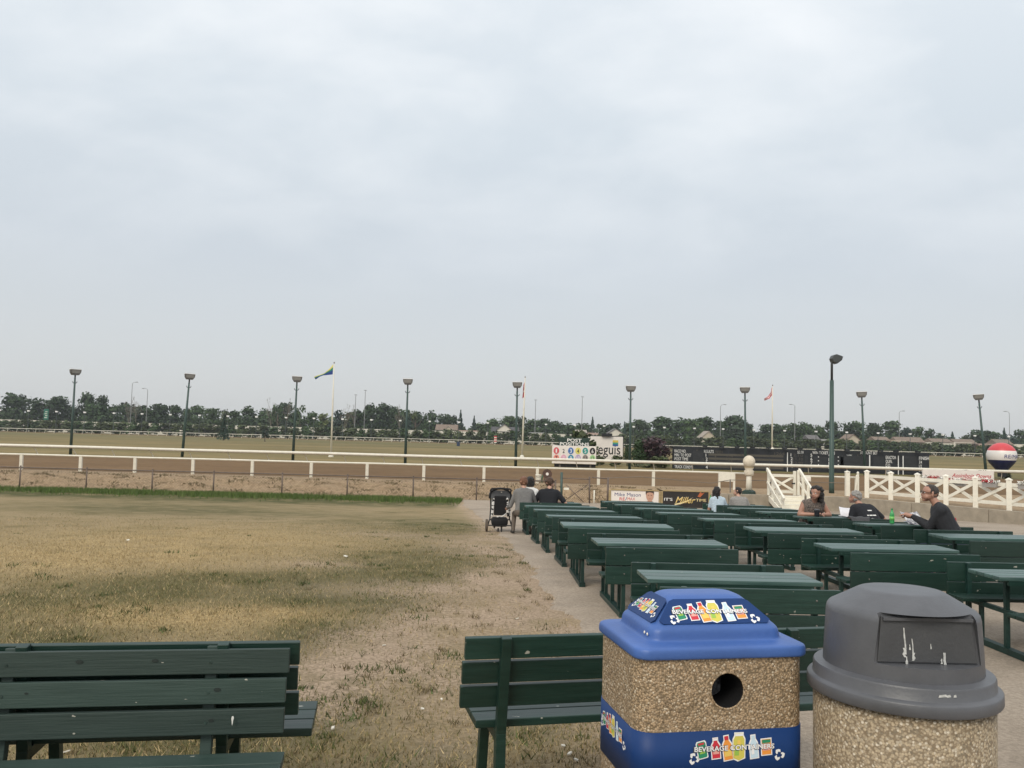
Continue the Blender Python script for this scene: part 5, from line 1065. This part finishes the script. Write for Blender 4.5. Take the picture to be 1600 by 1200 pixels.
        if kind == 'curly': pts += [(.105*math.sin(u)*q, -.02-.10*abs(math.cos(u))*q, z, g.uniform(.024, .040)) for u, q, z in zip(g.uniform(-1.7, 1.7, 130), g.uniform(.7, 1.05, 130), g.uniform(-.15, .10, 130))]; pts = [p for p in pts if not (p[1] > -.02 and abs(p[0]) < .075 and p[2] < .07)]
        if kind == 'long': pts += [(x, -.085-.01*g.random(), z, .034) for x in (-.07, -.045, -.02, 0, .02, .045, .07) for z in (.02, -.03, -.08, -.12, -.16, -.19)]+[(s*.085, -.03, z, .028) for s in (-1, 1) for z in (.03, -.02, -.07, -.11)]
        if kind == 'bun': pts += [(g.normal(0, .02), -.10+g.normal(0, .012), .06+g.normal(0, .02), .03) for _ in range(14)]
        if kind == 'bob': pts += [(x, -.09, z, .034) for x in (-.07, -.03, .03, .07) for z in (.02, -.03, -.07)]+[(s*.088, -.02, z, .028) for s in (-1, 1) for z in (.02, -.03, -.06)]
    for x, y, z, r_ in pts: lob(x, y, z, (r_*g.uniform(.8, 1.2), r_*g.uniform(.8, 1.2), r_*g.uniform(.8, 1.25)) if kind != 'bald' else r_)
    def seth(o): q = o.modifiers.new('h', 'REMESH'); q.mode = 'VOXEL'; q.voxel_size = .008; q.use_smooth_shade = True
    hme = evaluated(hb_.mesh('hair', hm), seth); hme.name = 'hair'; hme.materials.clear(); hme.materials.append(hm); link('hair', hme, t)
    if glasses:
        gl = MB()
        for s in (-1, 1): gl.tube([hd(s*.034+.026*math.cos(u), .106, .008+.018*math.sin(u)) for u in np.linspace(0, 2*math.pi, 16)], .0035, 5, cap=False); gl.tube([hd(s*.058, .105, .012), hd(s*.086, .04, .016), hd(s*.088, -.01, .012)], .003, 5)
        gl.tube([hd(-.010, .108, .012), hd(.010, .108, .012)], .003, 5); gl.build('glasses', EYED, t)
    t['_sp'] = 0; del t['_sp']
    return t, sp, hd, hz
def seat_on(key, lx, side, dz=0):
    """place on the seat of a table: lx along its length, side -1 = the near seat"""
    o = TPOS[key]; m_ = Matrix.Translation(o.location) @ o.rotation_euler.to_matrix().to_4x4(); return m_ @ Vector((lx, side*.44, 0))
# --- family at the far table of the lawn row
k = ('A', 6); L0 = TPOS[k].location
p = seat_on(k, -.61, -1); person('person in a grey hooded top with reddish hair seated beside the pushchair, seen from behind', (p.x, p.y, L0.z), rad(8), CGREY, CKHK, SKIN, ('short', HRD), 1.03, 8, 0, 0, (5, -8), [((-.30, .12, .66), (-.34, .34, .60), (0, 1, -.2)), ((.32, .14, .70), (.18, .36, .76), (-.4, 1, 0))], 2, legpose=((.16, .40, .47), (.20, .25, .09), (.22, .38, .045)))
p = seat_on(k, -.05, -1); person('person in a black T-shirt and glasses, elbow out, beside the grey hooded person', (p.x, p.y, L0.z), rad(-4), CBLK, CJEAN, SKIN, ('short', HBR), 1.10, 10, 3, 0, (-55, -4), [((-.34, .16, .72), (-.12, .38, .76), (.5, 1, 0)), ((.42, .05, .74), (.24, .30, .76), (-.8, .6, 0))], .75, glasses=True)
p = seat_on(k, -.40, 1); person('dark-haired person in white half hidden behind the two at the far table', (p.x, p.y, L0.z), rad(0), CWHT, CBLK, SKIN2, ('bob', HDK), .92, 6, 0, 0, (0, -5), [((-.24, .12, .68), (-.12, .36, .72), (.4, 1, 0)), ((.26, .12, .68), (.12, .36, .72), (-.4, 1, 0))], .6, scale=.97)
# --- two friends at the far table of the wall row
k = ('C', 5); L0 = TPOS[k].location
p = seat_on(k, -.62, -1); person('long dark-haired woman in a pale blue shirt seated beside a green bottle, back turned', (p.x, p.y, L0.z), rad(0), CBLUE, CJEAN, SKIN2, ('long', HDK), .95, 8, 0, -6, (-50, -5), [((-.24, .14, .68), (-.12, .36, .76), (.4, 1, 0)), ((.30, .12, .68), (.26, .36, .75), (0, 1, 0))], .65, scale=.90)
p = seat_on(k, -.02, -1); person('short dark-haired person in a grey T-shirt turned towards the woman in pale blue', (p.x, p.y, L0.z), rad(2), CGR2, CJEAN, SKIN, ('short', HDK), 1.12, 14, -4, 5, (62, -6), [((-.30, .14, .66), (-.16, .36, .76), (.2, 1, 0)), ((.32, .12, .66), (.18, .36, .75), (-.3, 1, 0))], .7, scale=.91)
# --- pair with papers
k = ('C', 2); L0 = TPOS[k].location
p = seat_on(k, -.36, 1); wlab = 'woman with curly dark hair in a patterned sleeveless top leaning on her forearms'
person(wlab, (p.x, p.y, L0.z), rad(184), CPRT, CWHT, SKIN2, ('curly', HDK), 1.05, 24, 0, 0, (-52, 2), [((-.30, .22, .76), (-.10, .34, .775), (.9, .3, 0)), ((.27, .20, .76), (.02, .36, .775), (-.9, .3, 0))], 0, vox=.009)
p = seat_on(k, .50, -1); tt, sp_, hd_, hz_ = person('grey-haired man in a black T-shirt printed on the back, hunched over papers', (p.x+.02, p.y+.02, L0.z), rad(14), CBLK, CJEAN, SKIN2, ('short', HGR), 1.14, 32, -12, 6, (22, -14), [((-.36, .20, .74), (-.16, .40, .765), (.4, 1, 0)), ((.34, .18, .70), (.16, .38, .765), (-.5, 1, 0))], .7, vox=.009)
bx = MB()
for dz, xs_ in ((.43, ((-.03, .06),)), (.33, ((-.10, -.06), (-.05, .02), (.03, .10))), (.26, ((-.04, .02), (.03, .08)))):
    for x0, x1 in xs_:
        a, b = sp_(x0, -.148, hz_+dz), sp_(x1, -.148, hz_+dz); c, d = sp_(x1, -.150, hz_+dz+.02), sp_(x0, -.150, hz_+dz+.02); bx.add([a, b, c, d], [(0, 1, 2, 3)])
tag(bx.build('shirt_print', INKW, tt), kind='stuff')
# --- man in the dark jacket
k = ('C', 1); L0 = TPOS[k].location
p = seat_on(k, .02, -1); tt, sp_, hd_, hz_ = person('balding man with glasses in a dark jacket reading a paper at his table', (6.63, 12.66, L0.z), rad(62), CJKT, CJEAN, SKIN2, ('bald', hairm('dark_brown', (.040, .030, .025))), 1.22, 23, 0, 8, (14, -8), [((-.12, .30, .72), (-.10, .52, .86), (.1, 1, .15)), ((.22, .26, .70), (.02, .50, .84), (-.3, 1, .1))], 2, vox=.0085, glasses=True, scale=1.09, legpose=((.09, .36, .49), (.10, .30, .09), (.12, .45, .045)))
mb = MB(); mb.ball(sp_(-.06, -.128, hz_+.30), (.04, .012, .055), 12); mb.build('red_badge', mat('badge_red', (.45, .03, .05), .6), tt, smooth=True)

# ================================================================== THINGS ON THE TABLES
def on_table(key, lx, ly, z=.745): o = TPOS[key]; return (Matrix.Translation(o.location) @ o.rotation_euler.to_matrix().to_4x4()) @ Vector((lx, ly, z))
GRB = mat('bottle_green', (.06, .36, .11), .15, .2, 9); GRL = mat('bottle_label', (.18, .52, .12), .4, .2, 20); 
def bottle(loc, lab):
    t = thing('drink_bottle', lab, 'bottle', loc); MB().lathe([(.030, 0), (.036, .012), (.036, .07), (.033, .09), (.036, .12), (.036, .145), (.026, .175), (.014, .205), (.013, .222)], 20).build('body', GRB, t, smooth=True)
    MB().lathe([(.0368, .055), (.0368, .115)], 20).build('label', GRL, t, smooth=True); MB().lathe([(.0155, .218), (.0155, .243)], 14).build('cap', mat('cap_green', (.03, .22, .07), .4), t)
bottle(on_table(('C', 1), -.20, .02), 'green drink bottle standing before the paper read by the man in the dark jacket')
bottle(on_table(('C', 5), -.80+.08, -.12), 'small green drink bottle at the table edge beside the woman in pale blue')
def sheets(name, lab, cat, loc, rz, n, sz, m, tilt):
    t = thing(name, lab, cat, loc, rz)
    for i in range(n):
        w_, h_ = sz; mb = MB(); g = 6; vs = []
        for a in range(g+1):
            for b in range(2): u = a/g-.5; vs.append((u*w_, (b-.5)*h_*math.cos(tilt[i][0]), .02*(u*2)**2+(b*math.sin(tilt[i][0])*h_)+.004*i))
        fs = [(a*2, a*2+2, a*2+3, a*2+1) for a in range(g)]; mb.add(vs, fs); o = mb.build('sheet', m, t, smooth=True); o.rotation_euler.z = tilt[i][1]; sol = o.modifiers.new('thick', 'SOLIDIFY'); sol.thickness = .0012
    return t
NEWS = mat('newsprint', (.05, .05, .10), .7, 0, 26, col2=(.70, .69, .68), detail=2); PAPER = mat('paper_white', (.74, .73, .76), .7, .04, 5)
sheets('newspaper', 'open printed paper propped in front of the man in the dark jacket', 'newspaper', on_table(('C', 1), .10, -.06), rad(18), 2, (.34, .26), NEWS, [(rad(42), 0), (rad(8), .12)])
sheets('paper_sheets', 'white paper sheets standing up between the curly-haired woman and the grey-haired man', 'papers', on_table(('C', 2), .22, .0), rad(-20), 3, (.30, .22), PAPER, [(rad(48), .2), (rad(4), -.3), (rad(2), .5)])
t = thing('travel_mug', 'dark travel mug with grey rim standing by the curly-haired woman', 'mug', on_table(('C', 2), -.42, -.10)); MB().lathe([(.036, 0), (.044, .02), (.048, .10), (.046, .13)], 18).build('body', CBLK, t, smooth=True); MB().lathe([(.049, .112), (.049, .135), (.03, .142)], 18).build('lid', GREY, t, smooth=True); mb = MB(); mb.tube([(.046, 0, .10), (.085, 0, .085), (.085, 0, .045), (.044, 0, .03)], .008, 6); mb.build('handle', CBLK, t)
# jacket draped over the backrest
o = TPOS['C', 2]; b_ = on_table(('C', 2), .12, -.655, .755)
t = thing('draped_jacket', 'dark grey jacket draped over the seat back beside the papers', 'jacket', b_, rad(2)); vs = []; fs = []; W = 9; Hn = [(.16, -.02), (.05, .005), (.0, .018), (-.04, .0), (-.055, -.12), (-.062, -.27), (-.06, -.37)]
for j, (y, z) in enumerate(Hn):
    for i in range(W): u = i/(W-1)-.5; vs.append((u*(.34+.06*math.sin(j))+.02*math.sin(j*2), y-.012*abs(math.sin(i*2.1+j*.3)), z+.01*math.sin(i*1.7)-(.03*math.cos(i*1.1) if j > 4 else 0)))
fs = [(j*W+i, j*W+i+1, (j+1)*W+i+1, (j+1)*W+i) for j in range(len(Hn)-1) for i in range(W-1)]
c = MB().add(vs, fs).build('cloth', mat('jacket_grey', (.055, .056, .06), .85, .15, 8, .3, 40), t, smooth=True); sol = c.modifiers.new('thick', 'SOLIDIFY'); sol.thickness = .012
# ================================================================== PUSHCHAIR
p = gp(780, 831); t = thing('pushchair', 'black and grey pushchair with zebra print sides parked beside the far table', 'pushchair', (p.x, p.y, p.z+.016), rad(4))
ZEB = mat('zebra_print', (.012, .012, .014), .8, 0, 9, col2=(.75, .74, .72), stretch=(1.0, 1.0, 2.2), detail=1.5)
cr2 = [n for n in ZEB.node_tree.nodes if n.type == 'VALTORGB'][0].color_ramp; cr2.elements[0].position = .47; cr2.elements[1].position = .50
TYRE = mat('tyre_tan', (.10, .078, .058), .85, .2, 10); FRM = mat('frame_black', (.015, .015, .017), .4); CAN = mat('canopy_grey', (.085, .088, .095), .8, .15, 10, .3, 60)
for s in (-1, 1):
    w_ = MB(); w_.tube([(s*.315-.028, -.12, .15), (s*.315-.022, -.12, .15), (s*.315+.022, -.12, .15), (s*.315+.028, -.12, .15)], [.135, .15, .15, .135], 24); wo = w_.build('rear_wheel', TYRE, t); r_ = MB(); r_.tube([(s*.315-.031, -.12, .15), (s*.315+.031, -.12, .15)], .09, 18); r_.build('rim', FRM, wo)
    w_ = MB(); w_.tube([(s*.09-.02, .62, .09), (s*.09+.02, .62, .09)], .09, 18); w_.build('front_wheel', TYRE, t)
    f_ = MB(); f_.tube([(s*.29, -.12, .15), (s*.24, -.05, .30), (s*.22, .05, .55), (s*.24, -.10, .86), (s*.25, -.22, 1.0)], .016, 8); f_.tube([(s*.24, -.05, .30), (s*.10, .55, .14)], .014, 8); f_.build('side_frame', FRM, t, smooth=True)
    z_ = MB(); z_.prism([(-.10, .36), (.24, .34), (.30, .52), (.20, .80), (-.02, .86), (-.12, .60)], (s*.215+.012, 0, 0), (0, 1, 0), (0, 0, 1), .03); z_.build('side_panel', ZEB, t, bevel=.01)
mb = MB(); mb.tube([(-.25, -.22, 1.0), (-.22, -.25, 1.04), (0, -.26, 1.05), (.22, -.25, 1.04), (.25, -.22, 1.0)], .022, 8); mb.build('handlebar', BLACKC, t, smooth=True)
mb = MB(); mb.box((0, -.12, .63), (.30, .05, .48), (rad(8), 0, 0)); mb.build('seat_back', BLACKC, t, bevel=.04)
for s in (-1, 1): MB().box((s*.175, -.105, .60), (.055, .04, .46), (rad(8), rad(-s*5), 0)).build('side_trim', ZEB, t, bevel=.012)
mb = MB(); ar = [(-90+180*k/12) for k in range(13)]
vs = []; fs = []
for j, (y, sc) in enumerate(((-.13, .98), (-.02, 1.08), (.12, 1.1), (.24, 1.0))):
    for a in ar: vs.append((.25*sc*math.sin(rad(a)), y, .80+.23*sc*math.cos(rad(a))**.6 if abs(a) < 89 else .80))
fs = [(j*13+i, j*13+i+1, (j+1)*13+i+1, (j+1)*13+i) for j in range(3) for i in range(12)]; c = MB().add(vs, fs).build('canopy', CAN, t, smooth=True); c.modifiers.new('thick', 'SOLIDIFY').thickness = .01
MB().prism([(-.24, .80), (.24, .80), (.23, .93), (.15, 1.0), (-.15, 1.0), (-.23, .93)], (0, -.135, 0), (1, 0, 0), (0, 0, 1), .02).build('canopy_back', CAN, t, bevel=.006)
mb = MB(); mb.tube([(.26*math.sin(rad(a)), -.15, .80+.24*max(0, math.cos(rad(a)))**.6) for a in ar], .024, 8); mb.build('canopy_hoop', BLACKC, t, smooth=True)
MB().box((.02, -.16, .955), (.03, .008, .02)).build('badge', WHITE, t)
loft([(rrect(.17, .12, .05), .12), (rrect(.20, .15, .05), .20), (rrect(.20, .15, .05), .30), (rrect(.16, .13, .05), .335)]).build('basket', BLACKC, t, smooth=True); t.children[-1].location.y = -.08
mb = MB(); mb.tube([(-.30, -.12, .15), (.30, -.12, .15)], .014, 8); mb.build('axle', FRM, t)
mb = MB(); mb.tube([(.17, -.14, .80), (.20, -.16, .62), (.17, -.16, .46), (.05, -.16, .37), (-.08, -.15, .36)], .012, 6); mb.build('strap', ZEB, t)
for s in (-.04, .04): MB().box((s, -.22, .055), (.035, .04, .09)).build('brake_pedal', FRM, t)

# ================================================================== GRASS
def blades(name, pts, hgt, wid, m, lean=.5):
    k = len(pts); a = rng.uniform(0, 2*math.pi, k); h = hgt*rng.uniform(.5, 1.35, k); w_ = wid*rng.uniform(.6, 1.3, k)
    dx, dy = np.cos(a), np.sin(a); ln = rng.uniform(0, lean, k)*h; la = rng.uniform(0, 2*math.pi, k)
    v = np.zeros((k, 3, 3)); v[:, 0] = pts-np.stack([dx*w_/2, dy*w_/2, np.zeros(k)+.004], 1); v[:, 1] = pts+np.stack([dx*w_/2, dy*w_/2, np.zeros(k)-.004], 1); v[:, 2] = pts+np.stack([np.cos(la)*ln, np.sin(la)*ln, h], 1)
    me = bpy.data.meshes.new(name); me.vertices.add(3*k); me.vertices.foreach_set('co', v.ravel()); me.loops.add(3*k); me.loops.foreach_set('vertex_index', np.arange(3*k)); me.polygons.add(k); me.polygons.foreach_set('loop_start', np.arange(k)*3); me.materials.append(m); me.update(calc_edges=True); me.validate()
    return link(name, me)
def scatter(n, y0, y1, xl, dens):
    """points on the lawn, thinned by dens(x, y)"""
    u = rng.uniform(0, 1, n); y = y0*(y1/y0)**u; x = rng.uniform(0, 1, n); xe = np.array([edge_x(q) for q in y]); xs_ = np.maximum(xl, -.66*y-1.2); x = xs_+(xe+.06-xs_)*x
    keep = rng.random(n) < np.array([dens(a, b) for a, b in zip(x, y)]); x, y = x[keep], y[keep]
    return np.stack([x, y, np.array([gz(a, b)+.018*math.sin(a*2.1+b)*math.sin(b*1.3)-.008 for a, b in zip(x, y)])], 1)
G_DRY = mat('blade_dry', (.30, .225, .11), .8, 0, 1.3, col2=(.46, .35, .19), island=.35, spec=.2); G_OLV = mat('blade_olive', (.105, .108, .042), .8, 0, 1.5, col2=(.22, .185, .08), island=.4, spec=.2); G_GRN = mat('blade_green', (.06, .08, .024), .7, 0, 2, col2=(.11, .125, .045), island=.35, spec=.25); G_BRN = mat('blade_brown', (.12, .095, .048), .85, 0, 2, col2=(.20, .155, .085), island=.35, spec=.2)
dry = lambda x, y: min(1, .28+.6*cover(x, y, PS))*max(0, 1-.75*cover(x, y, PB))
tag(blades('dry_grass', scatter(300000, 3.2, 22, -12, dry), .030, .008, G_DRY, 1.6), 'short straw-coloured lawn grass', 'grass', kind='stuff')
nz_ = lambda x, y: .5+.5*math.sin(x*3.1+math.sin(y*2.3)*2)*math.sin(y*2.7+x*.8)
tag(blades('olive_grass', scatter(170000, 3.2, 24, -13, lambda x, y: (.13+.85*min(1, cover(x, y, PG)))*(.25+.75*nz_(x, y))*max(.1, 1-.6*cover(x, y, PB))), .034, .009, G_OLV, 1.2), 'patchy olive lawn grass', 'grass', kind='stuff')
pg = []
for _ in range(1500):
    y = 3.3*(26/3.3)**rng.random(); x = rng.uniform(max(-13, -.66*y-1), edge_x(y)+.02)
    if rng.random() > min(1, .03+.8*cover(x, y, PG)*nz_(x, y)): continue
    r_ = rng.uniform(.03, .10); k = int(rng.uniform(12, 40)); q = rng.normal(0, r_, (k, 2)); pg += [(x+a, y+b, gz(0, y+b)-.01) for a, b in q if x+a < edge_x(y+b)+.08]
tag(blades('weeds', np.array(pg), .040, .013, G_GRN, 1.3), 'scattered green weed tufts in the dry lawn', 'weeds', kind='stuff')
pb_ = []
for _ in range(1500):
    y = 3.3*(16/3.3)**rng.random(); x = rng.uniform(max(-3.2, -.66*y-1), edge_x(y)+.05)
    if rng.random() > .04+.36*nz_(x*1.3, y*1.2)*(1 if x > -1.6 else .3): continue
    k = int(rng.uniform(6, 18)); q = rng.normal(0, .03, (k, 2)); pb_ += [(x+a, y+b, gz(0, y+b)-.01) for a, b in q]
tag(blades('dead_stalks', np.array(pb_), .045, .008, G_BRN, 1.3), 'brown dead stalks standing in the worn lawn', 'weeds', kind='stuff')
n = 36000; x = rng.uniform(-29, -2.2, n); y = 40.05-np.abs(rng.normal(0, .9, n)); hh = .5+.5*np.sin(x*1.3)*np.sin(x*.37+1)
pt = np.stack([x, y, np.full(n, -1.11)], 1)[rng.random(n) < .35+.65*hh]
G_FEN = mat('blade_lush', (.075, .125, .026), .7, 0, 1.2, col2=(.115, .15, .045), island=.3, spec=.25)
tag(blades('fence_grass', pt, .17, .035, G_FEN, .5), 'lush green grass strip under the chain link fence', 'grass', kind='stuff')
# dry weeds on the sand bank
n = 13000; x = rng.uniform(-30, 8.5, n); y = rng.uniform(40.5, 43.6, n); kp = (np.sin(x*2.3+y*3)*np.sin(x*.9-y*2.2)+rng.normal(0, .3, n)) > .3
pt = np.stack([x, y, np.array([bank_z(a, b) for a, b in zip(x, y)])-.01], 1)[kp]
tag(blades('bank_weeds', pt, .09, .07, G_BRN, 1.2), 'dry weeds scattered over the sand bank', 'weeds', kind='stuff')
# pale litter flecks in the lawn
lt_ = MB()
for px, py, s in ((104, 1177, .024), (690, 1095, .012), (890, 1180, .02), (900, 1190, .025), (808, 968, .02), (200, 845, .05), (540, 870, .04), (660, 1110, .015), (520, 1140, .02), (600, 1010, .02), (880, 1168, .016)):
    p = gp(px, py); lt_.box((p.x, p.y, p.z+.012), (s*1.5, s, .008), (.3, .2, px))
tag(lt_.build('litter', mat('litter_pale', (.62, .58, .50), .8)), 'pale flecks of litter in the dry lawn', 'litter', kind='stuff')

# ================================================================== SMOKY AIR
hz = MB(); hz.box((0, 660, 13), (2960, 1640, 32)); vm = bpy.data.materials.new('haze_air'); vm.use_nodes = True; q = vm.node_tree; q.nodes.remove(q.nodes['Principled BSDF'])
pvn = q.nodes.new('ShaderNodeVolumePrincipled'); pvn.inputs['Density'].default_value = .00026; pvn.inputs['Color'].default_value = (.82, .85, .88, 1); pvn.inputs['Anisotropy'].default_value = .3; q.links.new(pvn.outputs[0], q.nodes['Material Output'].inputs['Volume'])
tag(hz.build('haze', vm), kind='stuff')
